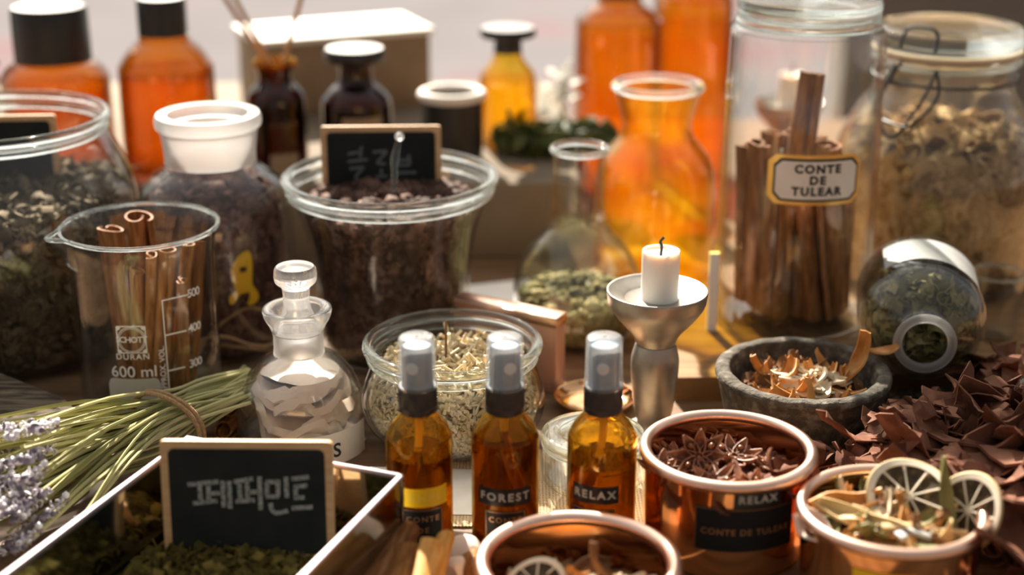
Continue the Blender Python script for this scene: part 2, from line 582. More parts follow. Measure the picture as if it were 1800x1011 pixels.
M = {}
M['glass'] = thin_glass('clear_glass')
M['glass_dusty'] = thin_glass('dusty_glass', dust=.010, refl=.06, dscale=45, ripple=.3)
M['glass_thin'] = thin_glass('beaker_glass', dust=.0015, refl=.04, edge=(.8, .84, .82))
M['rim'] = real_glass('rim_glass', (.97, 1, .985), through=.25)
M['stopper'] = real_glass('stopper_glass', (1, 1, 1), frost=.10)
M['frost'] = real_glass('frosted_glass', (1, 1, 1), rough=.3, frost=.28, fcol=(.60, .575, .56))
M['amber_far'] = thin_glass('amber_glass', clear=(.97, .70, .27), edge=(.45, .16, .03), refl=.05, dust=.01)
M['brown_far'] = thin_glass('dark_amber_glass', clear=(.42, .21, .075), edge=(.05, .02, .008), refl=.05, dust=.0)
M['yellow_far'] = thin_glass('yellow_glass', clear=(.99, .90, .40), edge=(.70, .38, .04), refl=.06, dust=.05, dcol=(.9, .52, .04))  # dust here is an added amber haze lending the glass its yellow glow
M['amber_rim'] = real_glass('amber_rim_glass', (.99, .66, .2), through=.3)
M['amber'] = real_glass('amber_bottle_glass', (.92, .75, .33), 1.5, through=.08)
M['oil'] = real_glass('amber_oil', (.58, .38, .085), 1.40, through=.08)
M['cap_black'] = pmat('black_plastic', [(0, (.012, .011, .011)), (1, (.018, .016, .015))], .42)
M['cap_clear'] = thin_glass('clear_plastic', clear=(.93, .95, .97), edge=(.75, .8, .84), refl=.06, redge=.6, dust=.16, power=2.2, rough=.08)
M['nozzle'] = pmat('blue_grey_plastic', [(0, (.16, .22, .28)), (1, (.20, .27, .33))], .35)
M['nozzle_pale'] = pmat('pale_plastic', [(0, (.55, .58, .60)), (1, (.62, .64, .66))], .4)
M['tube'] = pmat('dip_tube_plastic', [(0, (.75, .62, .35)), (1, (.8, .68, .4))], .3, trans=.5)
M['label_black'] = pmat('black_label', [(0, (.010, .011, .013)), (1, (.014, .015, .017))], .5, spec=0.25)
M['tape_black'] = pmat('embossed_black_tape', [(0, (.012, .013, .015)), (1, (.018, .018, .020))], .3)
M['tape_yellow'] = pmat('yellow_tape', [(0, (.95, .56, .008)), (1, (.97, .62, .012))], .4)
M['tape_yellow_text'] = pmat('pale_yellow_embossing', [(0, (.95, .62, .05)), (1, (.97, .66, .07))], .4)
M['ink_grey'] = pmat('pale_embossing', [(0, (.36, .37, .32)), (1, (.50, .50, .44))], .5, scale=600)
M['ink_bronze'] = pmat('bronze_ink', [(0, (.30, .17, .09)), (1, (.42, .25, .13))], .35, metal=.6)
M['ink_white'] = pmat('white_enamel_print', [(0, (.86, .84, .80)), (1, (.9, .88, .84))], .5)
M['enamel_field'] = pmat('cream_enamel_field', [(0, (.58, .54, .44)), (1, (.66, .62, .52))], .6, scale=40)
M['ink_black'] = pmat('black_ink', [(0, (.02, .018, .016)), (1, (.03, .027, .024))], .6)
M['paper_cream'] = pmat('cream_paper', [(0, (.72, .66, .58)), (1, (.80, .74, .67))], .7, scale=80)
M['paper_white'] = pmat('white_paper', [(0, (.78, .77, .75)), (1, (.84, .83, .81))], .7)
M['paper_dimmed'] = pmat('dimmed_white_paper', [(0, (.26, .26, .25)), (1, (.34, .34, .33))], .7)  # white paper toned down, weaker light put into its colour
M['gold'] = pmat('gold_foil', [(0, (.70, .42, .10)), (1, (.80, .52, .16))], .35, metal=.7)
M['copper'] = pmat('polished_copper', [(0, (.95, .52, .25)), (1, (.97, .60, .33))], .12, metal=1, scale=14, bump=.04, bscale=9, rvar=.05)
M['copper_rim'] = pmat('copper_rim', [(0, (.95, .62, .47)), (1, (.97, .68, .54))], .30, metal=1, scale=20)
M['copper_plate'] = pmat('rosy_copper_sheet', [(0, (.52, .28, .19)), (1, (.60, .35, .25))], .3, metal=.25, scale=10)
M['pewter'] = pmat('brushed_pewter', [(0, (.36, .33, .29)), (1, (.48, .45, .40))], .40, metal=.85, scale=80)
M['wax'] = pmat('white_wax', [(0, (.82, .77, .70)), (1, (.86, .81, .74))], .5, sss=.5)
M['wick'] = pmat('burnt_wick', [(0, (.012, .014, .012)), (1, (.03, .03, .028))], .8)
M['stone'] = pmat('grey_stone', [(0, (.038, .031, .023)), (.6, (.092, .078, .060)), (1, (.22, .195, .155))], .85, scale=120, bump=.9, bscale=220, spec=0.25)
M['board'] = pmat('chalkboard_black', [(0, (.010, .012, .012)), (1, (.022, .024, .023))], .75, scale=40, spec=0.20)
M['frame_wood'] = pmat('light_wood', [(0, (.52, .30, .14)), (1, (.66, .42, .22))], .55, scale=60, stretch=(1, 8, 8))
M['chalk'] = pmat('pale_chalk', [(0, (.03, .032, .032)), (.35, (.20, .21, .20)), (1, (.42, .44, .42))], .9, scale=900, detail=2)
M['chalk_faint'] = pmat('faint_chalk', [(0, (.07, .078, .085)), (1, (.17, .185, .20))], .9, scale=1500, detail=1)
M['table'] = pmat('dark_brown_wood', [(0, (.10, .056, .030)), (.5, (.17, .10, .055)), (1, (.25, .155, .088))], .55, scale=8, stretch=(1, 9, 1), bump=.15, bscale=30, spec=0.12)
M['plank'] = pmat('walnut_plank', [(0, (.13, .066, .028)), (.5, (.21, .115, .05)), (1, (.30, .175, .08))], .55, scale=10, stretch=(1.2, 12, 4), bump=.2, bscale=20, spec=0.12)
M['slab'] = pmat('weathered_wood', [(0, (.014, .011, .008)), (.45, (.05, .038, .026)), (1, (.17, .13, .09))], .85, scale=16, stretch=(1, 7, 12), bump=.9, bscale=30, dist=1.5, spec=0.12)
M['riser'] = pmat('taupe_board', [(0, (.17, .135, .095)), (1, (.20, .16, .115))], .8, scale=30, spec=0.12)
M['card'] = pmat('kraft_card', [(0, (.24, .17, .10)), (1, (.29, .21, .13))], .85, scale=50)
M['cream_lid'] = pmat('cream_card', [(0, (.82, .80, .73)), (1, (.86, .84, .77))], .7)
M['burlap'] = None
M['twine'] = pmat('jute_twine', [(0, (.28, .16, .07)), (1, (.46, .29, .14))], .9, scale=500, stretch=(1, 1, 1), bump=.6)
M['stem'] = pmat('lavender_stem_green', [(0, (.18, .19, .06)), (.5, (.46, .43, .20)), (1, (.82, .76, .54))], .6, scale=25, island=.75, spec=0.12)
M['flower'] = pmat('lavender_blossom', [(0, (.06, .05, .06)), (.3, (.24, .20, .27)), (.5, (.72, .68, .74)), (1, (.93, .90, .90))], .75, island=.85)
M['moss'] = pmat('dry_moss', [(0, (.03, .024, .007)), (.5, (.095, .075, .018)), (1, (.27, .19, .05))], .9, island=.8, spec=0.12)
M['moss_bed'] = pmat('moss_bed', [(0, (.03, .028, .01)), (1, (.07, .06, .02))], .95, scale=200, spec=0.12)
M['herb_grey'] = pmat('grey_green_herb', [(0, (.035, .026, .014)), (.5, (.095, .072, .042)), (1, (.24, .19, .125))], .9, island=.8, spec=0.12)
M['herb_green'] = pmat('green_herb', [(0, (.05, .048, .018)), (.5, (.16, .14, .055)), (1, (.36, .31, .15))], .9, island=.8, spec=0.12)
M['petal_dark'] = pmat('dark_red_petals', [(0, (.035, .016, .013)), (.5, (.10, .045, .036)), (1, (.26, .14, .11))], .8, island=.8, spec=0.12)
M['clove'] = pmat('clove_brown', [(0, (.030, .016, .011)), (.5, (.085, .045, .032)), (1, (.24, .14, .105))], .75, island=.8, spec=0.12)
M['wool'] = pmat('tan_fibre', [(0, (.16, .085, .03)), (.5, (.40, .25, .11)), (1, (.66, .48, .26))], .9, island=.75, spec=0.12)
M['straw'] = pmat('pale_straw', [(0, (.42, .33, .18)), (.5, (.62, .50, .30)), (1, (.80, .68, .46))], .6, island=.85)
M['driftpale'] = pmat('pale_dried_slices', [(0, (.66, .47, .35)), (.5, (.82, .66, .54)), (1, (.90, .80, .71))], .7, scale=40, island=.5)
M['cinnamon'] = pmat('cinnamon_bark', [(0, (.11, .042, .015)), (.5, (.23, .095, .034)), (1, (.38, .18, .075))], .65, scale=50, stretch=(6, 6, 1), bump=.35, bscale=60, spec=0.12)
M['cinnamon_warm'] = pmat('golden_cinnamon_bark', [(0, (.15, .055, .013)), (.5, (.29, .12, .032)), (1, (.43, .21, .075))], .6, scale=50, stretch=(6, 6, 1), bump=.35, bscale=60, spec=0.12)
M['cinnamon_lit'] = pmat('lit_cinnamon_bark', [(0, (.36, .15, .03)), (.5, (.58, .28, .06)), (1, (.74, .43, .14))], .6, scale=50, stretch=(6, 6, 1), bump=.35, bscale=60, spec=.2)  # brighter copy of the bark: light on the front sticks put into colour
M['peel_orange'] = pmat('dried_orange_peel', [(0, (.34, .12, .02)), (.5, (.58, .26, .06)), (1, (.72, .42, .16))], .6, scale=60, trans=.15, bump=.3)
M['peel_pale'] = pmat('pale_dried_root', [(0, (.42, .31, .18)), (.5, (.60, .48, .32)), (1, (.72, .61, .45))], .7, scale=60, bump=.3)
M['peel_brown'] = pmat('brown_dried_peel', [(0, (.10, .045, .018)), (1, (.28, .15, .07))], .7, scale=60, spec=0.12)
M['leaf_green'] = pmat('dried_green_leaf', [(0, (.12, .12, .03)), (1, (.34, .30, .10))], .65, scale=60, trans=.2)
M['peel_yellow'] = pmat('yellow_lemon_peel', [(0, (.92, .50, .006)), (1, (.95, .58, .012))], .5)
M['rind'] = pmat('citrus_rind', [(0, (.40, .26, .10)), (1, (.58, .44, .22))], .65, scale=80)
M['pith'] = pmat('citrus_pith', [(0, (.68, .58, .42)), (1, (.80, .72, .58))], .7, scale=120)
M['flesh'] = pmat('dried_citrus_flesh', [(0, (.025, .016, .008)), (.6, (.07, .045, .02)), (1, (.22, .15, .075))], .6, spec=.15, scale=160)
M['anise'] = pmat('star_anise_pod', [(0, (.09, .032, .014)), (.6, (.22, .085, .04)), (1, (.42, .21, .12))], .5, scale=120, bump=.3, spec=0.40)
M['seed'] = pmat('glossy_seed', [(0, (.16, .06, .02)), (1, (.24, .09, .03))], .18)
M['bark'] = pmat('red_brown_bark', [(0, (.055, .019, .010)), (.5, (.15, .060, .034)), (1, (.28, .13, .08))], .75, scale=40, bump=.4, bscale=90, spec=0.12)
M['iron'] = pmat('dark_wire', [(0, (.06, .06, .06)), (1, (.10, .10, .10))], .4, metal=.9)
M['rubber'] = pmat('tan_gasket', [(0, (.50, .38, .24)), (1, (.58, .45, .30))], .7)
M['leaf'] = pmat('garden_leaf', [(0, (.03, .05, .012)), (.5, (.09, .12, .03)), (1, (.24, .27, .09))], .6, island=.8, trans=.3)
M['petal_white'] = pmat('white_petal', [(0, (.80, .80, .76)), (1, (.88, .88, .84))], .7, trans=.4)
M['reed'] = pmat('reed_stick', [(0, (.50, .24, .09)), (1, (.62, .34, .15))], .6)
M['wall'] = pmat('taupe_wall_paint', [(0, (.20, .165, .125)), (1, (.22, .18, .14))], .9, scale=6)
M['floor'] = pmat('pale_pavement', [(0, (.150, .142, .148)), (.45, (.165, .156, .164)), (.62, (.17, .158, .164)), (1, (.19, .125, .135))], .8, scale=1.3, detail=1, spec=0.00)
M['foil'] = pmat('bright_metal_edge', [(0, (.44, .36, .40)), (1, (.50, .42, .46))], .5, metal=.3)
M['steel'] = pmat('polished_steel_sheet', [(0, (.40, .40, .37)), (1, (.46, .46, .43))], .10, metal=1, scale=6, bump=.03, bscale=4)
# burlap: woven threads
def burlap():
    m, nt, out = new_mat('burlap_weave')
    b = nt.nodes.new('ShaderNodeBsdfPrincipled'); b.inputs['Roughness'].default_value = .9
    tc = nt.nodes.new('ShaderNodeTexCoord')
    ws = []
    for d_ in ('X', 'Y'):
        w = nt.nodes.new('ShaderNodeTexWave'); w.wave_type = 'BANDS'; w.bands_direction = d_
        w.inputs['Scale'].default_value = 160; w.inputs['Distortion'].default_value = 1.2; w.inputs['Detail'].default_value = 1
        nt.links.new(tc.outputs['Object'], w.inputs['Vector']); ws.append(w)
    mx = nt.nodes.new('ShaderNodeMath'); mx.operation = 'MULTIPLY'
    nt.links.new(ws[0].outputs['Fac'], mx.inputs[0]); nt.links.new(ws[1].outputs['Fac'], mx.inputs[1])
    nt.links.new(ramp(nt, mx.outputs[0], [(0, (.58, .42, .26)), (.5, (.48, .33, .19)), (1, (.20, .12, .06))]), b.inputs['Base Color'])
    bp = nt.nodes.new('ShaderNodeBump'); bp.inputs['Strength'].default_value = .6; bp.inputs['Distance'].default_value = .001; bp.invert = True
    nt.links.new(mx.outputs[0], bp.inputs['Height']); nt.links.new(bp.outputs['Normal'], b.inputs['Normal'])
    nt.links.new(b.outputs[0], out.inputs['Surface'])
    return m
M['burlap'] = burlap()

# ================================================================== setting
def ground_poly(name, pix, z, t, mat, bev=0):
    pts = [at(px, py, z + t) for px, py in pix]
    return prism([(p.x, p.y) for p in pts], z, z + t)

fl = obj('floor', box(30, 24, .1), M['floor'], loc=(0, 8, -.86)); tag(fl, kind='structure')
wl_ = obj('wall_right', box(1.6, .08, 2.1), M['wall'], loc=(1.27, 2.2, -.76)); tag(wl_, kind='structure')

t = thing('table', 'dark brown wooden table carrying all the jars and bottles', 'table', (0, 0, 0))
obj('tabletop', shift(box(3.0, 1.55, .035, .004), (0, 1.0, -.035)), M['table'], t)
for sx in (-1, 1):
    for y_ in (.32, 1.68):
        obj('leg', shift(box(.07, .07, .725), (sx * 1.4, y_, -.76)), M['table'], t)

RZ = .068                                                   # the low step the rear bottles stand on
_a, _b2 = at(-400, 322, RZ), at(1020, 322, RZ)
_y0 = _b2.y
r_ = obj('display_riser', shift(box(_b2.x - _a.x, .40, RZ, .002), ((_a.x + _b2.x) / 2, _y0 + .2, 0)), M['riser'])
tag(r_, 'low taupe display step under the row of blurred amber bottles', 'riser')

# walnut plank, turned a little
PLZ = .018
pk = thing('wooden_plank', 'walnut plank under the tall jar and the tipped herb jar', 'plank', (0, 0, 0))
_f = at(1187, 664, PLZ)
_q = [Vector(p) for p in ((_f.x, _f.y), (.70, _f.y + .020), (.70, 1.32), (.045, 1.32), (.055, 1.18), (_f.x + .004, 1.12))]
obj('board', prism([(p.x, p.y) for p in _q], 0, PLZ), M['plank'], pk)

# burlap and papers
def flat_sheet(name, label, cat, pix, z, t, mat):
    o = obj(name, ground_poly(name, pix, z, t, mat), mat)
    return tag(o, label, cat)
flat_sheet('burlap_mat', 'woven burlap mat under the three amber spray bottles', 'mat', [(640, 925), (1190, 925), (1165, 790), (690, 790)], 0.0, .0012, M['burlap'])
flat_sheet('cream_paper', 'cream paper sheet under the glass bowl of pale straw', 'paper', [(600, 902), (838, 905), (850, 826), (640, 820)], .0012, .0006, M['paper_cream'])
flat_sheet('white_card', 'white card lying flat behind the round flask', 'card', [(780, 545), (950, 560), (930, 490), (780, 506)], 0, .0015, M['paper_white'])
_p = at(1250, 580, PLZ)
tag(obj('price_card', shift(box(.007, .004, .060), (_p.x, _p.y, PLZ)), M['paper_white']), 'narrow white card standing left of the tall cinnamon jar', 'card')

# weathered wood slab far left
_s = [at(px, py, .03) for px, py in [(-120, 640), (-10, 652), (60, 680), (112, 700), (150, 738), (100, 775), (20, 790), (-130, 800)]]
sl = obj('wood_slab', prism([(p.x, p.y) for p in _s], 0, .030), M['slab'])
tag(sl, 'weathered wood slab with layered grain beside the glass beaker', 'slab')

# ================================================================== glass vessels
def vessel(name, label, cat, xm, ym, yb, z0, prof, wall, matl, rim=None, seg=80, group=None, smooth=3, P=None, floor=.004):
    """hollow glass lathe from a traced outline (half-width, centre row), bottom to top"""
    P = P or base(xm, ym, yb, z0)
    o = conv(P, prof)
    if smooth: o = smooth_prof(o, smooth)
    r0 = o[0][0]
    outer = [(0, 0), (r0 * .9, 0), (r0 * .985, .0012)] + [q for q in o if q[1] > .0025]
    inner = [(max(q[0] - wall, .001), q[1]) for q in o if q[1] > floor + .002]
    inner = [(inner[0][0] * .93, floor)] + inner
    t = thing(name, label, cat, P, group)
    obj('body', lathe(outer + inner[::-1] + [(0, floor)], seg), matl, t)
    if rim:
        rad, th, m_ = rim
        obj('rim', torus(outer[-1][0] - wall / 2 + rad, th, outer[-1][1], seg, 14, th * 1.0), m_, t)
    return t, P, outer, inner
def stuff(name, label, cat, geo, mat, P):
    o = obj(name, geo, mat, loc=P, sharp=60)
    return tag(o, label, cat, kind='stuff')
def surf(P, rfun, px, py):
    """angle and height on a round wall seen at a pixel"""
    a0 = facing(P)
    lo, hi = a0 - 1.5, a0 + 1.5
    for _ in range(40):
        a = (lo + hi) / 2
        r_ = rfun if not callable(rfun) else rfun(0)
        Q = P + Vector((r_ * math.cos(a), r_ * math.sin(a), 0))
        z = zat(Q, py)
        x_ = CX + FPX * Q.x / depth(Q, z)
        if x_ < px: lo = a
        else: hi = a
    return a, z - P.z, depth(Q, z) / FPX

# ---- large jar at the left edge
t, P, o, i = vessel('glass_jar', 'big wide glass jar of grey herbs with a chalkboard tag in it', 'jar', -3, 300, 598, 0,
    [(190, 598), (216, 570), (232, 500), (238, 420), (236, 350), (222, 295), (200, 245), (190, 226)], .003, M['glass'], (.002, .0034, M['rim']))
LJ = P
obj('lip', torus(o[-1][0] + .002, .0032, o[-1][1] + .0075, 80, 12), M['rim'], t)
zt = zat(P, 352) - P.z
stuff('dried_herb', 'grey-green dried herb filling the big left jar', 'herb', fill(i, zt, ['flake', 'stick', 'curl'], .0065, 2600, 1900, 11, .006), M['herb_grey'], P)
LJZ = P.z + zt

# ---- chalkboard tags
def chalk_sign(name, label, loc, w, h, lean, rotz, strokes, sw, mat_chalk, leg=True):
    t = thing(name, label, 'chalkboard', loc, rot=(0, 0, rotz))
    Mx = Matrix.Rotation(-lean, 4, 'X')
    up = Matrix.Rotation(PI / 2, 4, 'X')
    def put(g2, d): return xform(([(p[0], p[1], d) if len(p) == 2 else p for p in g2[0]], g2[1]), Mx @ up)
    pr = prism([(x_, y_ + h / 2) for x_, y_ in rrect(w, h, .0022, 4)], -.0035, 0)
    obj('frame', xform(pr, Mx @ up), M['frame_wood'], t)
    bw = w - .0085; bh = h - .0085
    pr = prism([(x_, y_ + h / 2) for x_, y_ in rrect(bw, bh, .0035, 6)], 0, .0003)
    obj('board', xform(pr, Mx @ up), M['board'], t)
    gs = [seg2(curve([(p[0], p[1], 0) for p in s], 5) if len(s) > 2 else [s[0], ((s[0][0] + s[1][0]) / 2, (s[0][1] + s[1][1]) / 2), s[1]], sw) for s in strokes]
    g = join(*gs)
    obj('lettering', put(g, .0006), mat_chalk, t)
    if leg:
        for sx in (-1, 1):
            a = Vector((sx * w * .30, .002, h * .62)); b = Vector((sx * w * .36, h * .28, .002))
            a = Mx @ a
            obj('stand_leg', tube([a, b], .0022, 6), M['frame_wood'], t)
    return t
def strokes_px(S, ox, oy, k, cx_, cy_, mpp, hh, ky=1.0):
    return [[((ox + x_ / k - cx_) * mpp, hh - (oy + y_ / k - cy_) * mpp * ky) for x_, y_ in s] for s in S]
CLOVE = [[(320, 400), (480, 375)], [(480, 320), (460, 440)], [(320, 480), (540, 460)], [(340, 555), (500, 540)], [(495, 545), (400, 640)], [(400, 640), (430, 685), (510, 670)],
         [(600, 380), (760, 370)], [(755, 375), (640, 500)], [(640, 500), (740, 510)], [(690, 560), (690, 640)], [(620, 645), (760, 640)],
         [(880, 420), (885, 520)], [(1000, 410), (1010, 520)], [(880, 470), (1010, 465)], [(880, 525), (1010, 520)], [(860, 605), (1080, 600)]]
MINT = [[(150, 285), (490, 250)], [(280, 290), (285, 450)], [(375, 280), (375, 450)], [(195, 490), (470, 460)], [(400, 380), (500, 375)], [(535, 240), (535, 530)], [(605, 240), (605, 545)],
        [(655, 250), (870, 215)], [(715, 270), (720, 440)], [(800, 225), (800, 440)], [(665, 465), (880, 450)], [(800, 365), (930, 355)], [(940, 190), (940, 560)],
        [(1005, 250), (1165, 245)], [(1020, 250), (1015, 400)], [(1140, 260), (1135, 400)], [(1000, 410), (1145, 405)], [(1228, 190), (1232, 420)], [(1050, 480), (1065, 560), (1120, 590), (1240, 560)],
        [(1290, 215), (1480, 190)], [(1310, 300), (1460, 285)], [(1310, 420), (1425, 415)], [(1330, 290), (1330, 425)], [(1280, 535), (1510, 520)]]

# tag in the big left jar
_c = Vector((LJ.x, LJ.y + .02, LJZ + .004))
mpp = depth(_c, _c.z + .03) / FPX
_h = (zat(_c, 206) - _c.z)
chalk_sign('chalkboard_tag', 'black chalkboard tag with wooden edge inside the big left jar', (at(-5, 300).x * 0 + (-5 - CX) * mpp, _c.y, _c.z), 205 * mpp, _h, R(6), R(4),
           [[(-.01 + .012 * k, _h * .45), (-.003 + .012 * k, _h * .47)] for k in range(3)], .002, M['chalk_faint'], leg=False)

# ---- apothecary jar with frosted neck
t, P, o, i = vessel('apothecary_jar', 'round-shouldered glass jar with frosted white neck, full of dark petals', 'jar', 382, 450, 596, 0,
    [(126, 596), (134, 584), (137, 540), (137, 440), (135, 375), (127, 335), (108, 308), (86, 291), (79, 283)], .003, M['glass'])
nz = conv(P, [(79, 283), (80, 262), (84, 232), (88, 222)])
w = .003
obj('neck', lathe(nz + [(q[0] - w, q[1]) for q in nz[::-1]], 80, True), M['frost'], t)
rz = conv(P, [(90, 222), (93, 216), (93, 206), (90, 199)])
obj('rim', lathe(smooth_prof(rz, 3) + [(q[0] - .0075, q[1]) for q in rz[::-1]], 80, True), M['frost'], t)
zt = zat(P, 352) - P.z
stuff('dried_petals', 'dark red-brown dried petals filling the frosted-neck jar', 'petals', fill([(q[0] - .0035, q[1]) for q in i], zt, ['flake', 'curl', 'blob', 'flake'], .0075, 1700, 700, 21, .012), M['petal_dark'], P)
AJ = P
# lemon peel curl against the glass
ri = np.interp(zat(P, 490) - P.z, [q[1] for q in i], [q[0] for q in i])
a, z, mp = surf(P, ri, 430, 492)
k_ = mp / 2.808
def rows(rw_):
    V = []
    for y_, xl, xr in rw_: V += [((xl - 84) * k_, (483 - y_) * k_), (((xl + xr) / 2 - 84) * k_, (483 - y_) * k_), ((xr - 84) * k_, (483 - y_) * k_)]
    F = []
    for j in range(len(rw_) - 1):
        for q in range(2): F.append((j * 3 + q, (j + 1) * 3 + q, (j + 1) * 3 + q + 1, j * 3 + q + 1))
    return V, F
g = join(*[wrap(([(p[0], p[1]) for p in u_[0]], u_[1]), ri, a, z, -.0018) for u_ in (
    rows([(342, 95, 122), (365, 60, 132), (395, 36, 134), (418, 24, 134)]), rows([(418, 24, 68), (432, 20, 64), (448, 20, 68)]), rows([(418, 100, 134), (432, 106, 134), (448, 100, 132)]),
    rows([(448, 20, 132), (485, 25, 130), (515, 34, 128), (540, 36, 140), (556, 20, 152)]), rows([(556, 8, 62), (580, 2, 44), (605, 6, 22)]), rows([(556, 112, 154), (590, 112, 162), (612, 96, 152), (626, 104, 128)]))])
pe = obj('lemon_peel', solid(g, .0010), M['peel_yellow'], loc=P)
tag(pe, 'curled yellow lemon peel pressed against the frosted-neck jar wall', 'peel')

# ---- tulip jar of cloves
t, P, o, i = vessel('tulip_jar', 'tulip-shaped glass jar of cloves with flared rim and chalkboard tag', 'jar', 686, 330, 611, 0,
    [(120, 611), (128, 598), (132, 560), (135, 500), (141, 445), (150, 400), (164, 358), (176, 332)], .0032, M['glass'], (.0015, .0035, M['rim']))
obj('lip', torus(o[-1][0] + .0025, .0038, o[-1][1] + .0085, 88, 12, .0032), M['rim'], t)
zt = zat(P, 364) - P.z
stuff('cloves', 'dark brown cloves filling the tulip-shaped jar', 'cloves', fill(i, zt, ['clove', 'clove', 'blob'], .0062, 2600, 1700, 31, .005), M['clove'], P)
TJ = P
_c = Vector((P.x, P.y + .028, P.z + zt + .001))
mpp = depth(_c, _c.z + .03) / FPX
_h = zat(_c, 224) - _c.z
chalk_sign('chalkboard_tag', 'black chalkboard tag with copper-toned edge standing in the clove jar', ((670 - CX) * mpp, _c.y, _c.z), 211 * mpp, _h, R(5), R(2),
           strokes_px(CLOVE, 560, 210, 6.317, 670, 285, mpp, _h * .5, 1.06), .0022, M['chalk_faint'], leg=False)
# glass stirring rod in front of the tag
_d = depth(TJ, .1) - .0
_t0, _t1 = atd(702, 240, _d - .012), atd(686, 352, _d - .02)
rod = thing('glass_rod', 'thin clear glass stick upright in the clove jar', 'rod', _t1)
d_ = _t0 - _t1
obj('shaft', tube(curve([(0, 0, -.01), d_ * .3 + Vector((.001, 0, 0)), d_ * .6 + Vector((-.001, 0, 0)), d_ * .93], 5), [.0016, .0017, .0018, .0019, .0020, .0021, .0022, .0021, .002, .0024, .0028, .003, .0026, .0022, .002, .0018], 10), M['rim'], rod)
obj('tip', shift(lathe(smooth_prof([(0, -.0032), (.0024, -.002), (.0032, 0), (.0024, .002), (0, .0032)], 3), 20), d_), M['frost'], rod)

# ---- beaker with print
t, P, o, i = vessel('glass_beaker', 'clear laboratory beaker with white measuring scale, holding cinnamon sticks', 'beaker', 252, 480, 704, 0,
    [(110, 704), (119, 690), (122, 660), (123, 560), (125, 470), (128, 428), (134, 405), (139, 396)], .0022, M['glass_thin'])
BK = P
# lip with a pouring spout
rl = o[-1][0]; zl = o[-1][1]
a_sp = facing(P) - R(78)
pts = []
for k in range(96):
    a = 2 * PI * k / 96
    d_ = math.atan2(math.sin(a - a_sp), math.cos(a - a_sp))
    b_ = math.exp(-(d_ / .16) ** 2)
    pts.append(((rl - .001 + .0085 * b_) * math.cos(a), (rl - .001 + .0085 * b_) * math.sin(a), zl - .001 * b_))
pts.append(pts[0]); 
obj('rim', tube(pts, .0016, 8, False), M['rim'], t)
V, F = [], []
for k in range(25):
    d_ = (k - 12) / 12 * .36
    b_ = math.exp(-(d_ / .16) ** 2)
    for q, (fr, dz) in enumerate(((1, 0), (.45, -.007), (0, -.020))):
        r_ = np.interp(zl + dz, [p[1] for p in o], [p[0] for p in o]) + .0006 + .0085 * b_ * fr
        V.append((r_ * math.cos(a_sp + d_), r_ * math.sin(a_sp + d_), zl + dz))
for k in range(24):
    for q in range(2):
        F.append((k * 3 + q, k * 3 + q + 1, (k + 1) * 3 + q + 1, (k + 1) * 3 + q))
obj('spout', solid((V, F), .0012), M['glass_thin'], t)
rb = conv(P, [(123.5, 580)])[0][0]
def print_on(P, rad, px, py, g2, mat, name, parent, eps=.0003):
    a, z, mp = surf(P, rad, px, py)
    return obj(name, wrap(g2, rad, a, z, eps), mat, parent)
ky = 1.09
a, z, mp = surf(P, rb, 231, 598)
q = 25 * mp
def ring2(r_, w, n=40): return seg2([(r_ * math.cos(2 * PI * k / n), r_ * math.sin(2 * PI * k / n)) for k in range(n)], w, True)
logo = [seg2([(-q, -q), (q, -q), (q, q), (-q, q)], .0009, False), seg2([(-q, q), (-q, -q)], .0009)]
logo += [ring2(q * .97, .0005), ring2(q * .86, .0004)]
for sx in (-1, 1):
    for sy in (-1, 1):
        logo.append(([(sx * q, sy * q), (sx * q * .70, sy * q * .96), (sx * q * .78, sy * q * .78), (sx * q * .96, sy * q * .70)], [(0, 1, 2, 3)]))
tx = text_geo('SCHOTT', .0056, .00012, .88)
logo.append(tx)
g = join(*[([(p[0], p[1]) for p in u[0]], u[1]) for u in logo])
obj('emblem', wrap(g, rb, a, z), M['ink_white'], t)
print_on(P, rb, 233, 628, text_geo('DURAN', .0056, .00008, 1.2), M['ink_white'], 'lettering', t)
print_on(P, rb, 235, 655, text_geo('600 ml', .0110, .00012, 1.0), M['ink_white'], 'lettering', t)
a, z, mp = surf(P, rb, 237, 694)
obj('writing_field', patch(93 * mp, 56 * mp * 1.08, rb, a, z, .0003, .0045), M['enamel_field'], t)
print_on(P, rb, 222, 730, text_geo('Made in Germany', .0034, .00003), M['ink_white'], 'lettering', t)
# scale
a1, z1, mp = surf(P, rb, 297, 690); a2, z2, _ = surf(P, rb, 297, 527)
sc = [([(0, 0), (.0008, 0), (.0008, z2 - z1), (0, z2 - z1)], [(0, 1, 2, 3)])]
for px, py in ((308.5, 524), (309, 586), (310, 649)):
    aa, zz, _ = surf(P, rb, px, py)
    aL = a1 + .0004 / rb
    wd = (aa - a1) * rb * 2
    sc.append(([(0, zz - z1 - .0005), (wd, zz - z1 - .0005), (wd, zz - z1 + .0005), (0, zz - z1 + .0005)], [(0, 1, 2, 3)]))
obj('scale', wrap(join(*sc), rb, a1, z1), M['ink_white'], t)
for px, py, s_ in ((340, 514, '500'), (342, 575, '400'), (344, 637, '300')):
    print_on(P, rb, px, py, text_geo(s_, .0080, .00008, .86), M['ink_white'], 'lettering', t)
print_on(P, rb, 287, 650, place2(text_geo('APPROX. VOL.', .0052, .00007), rot=PI / 2), M['ink_white'], 'lettering', t)

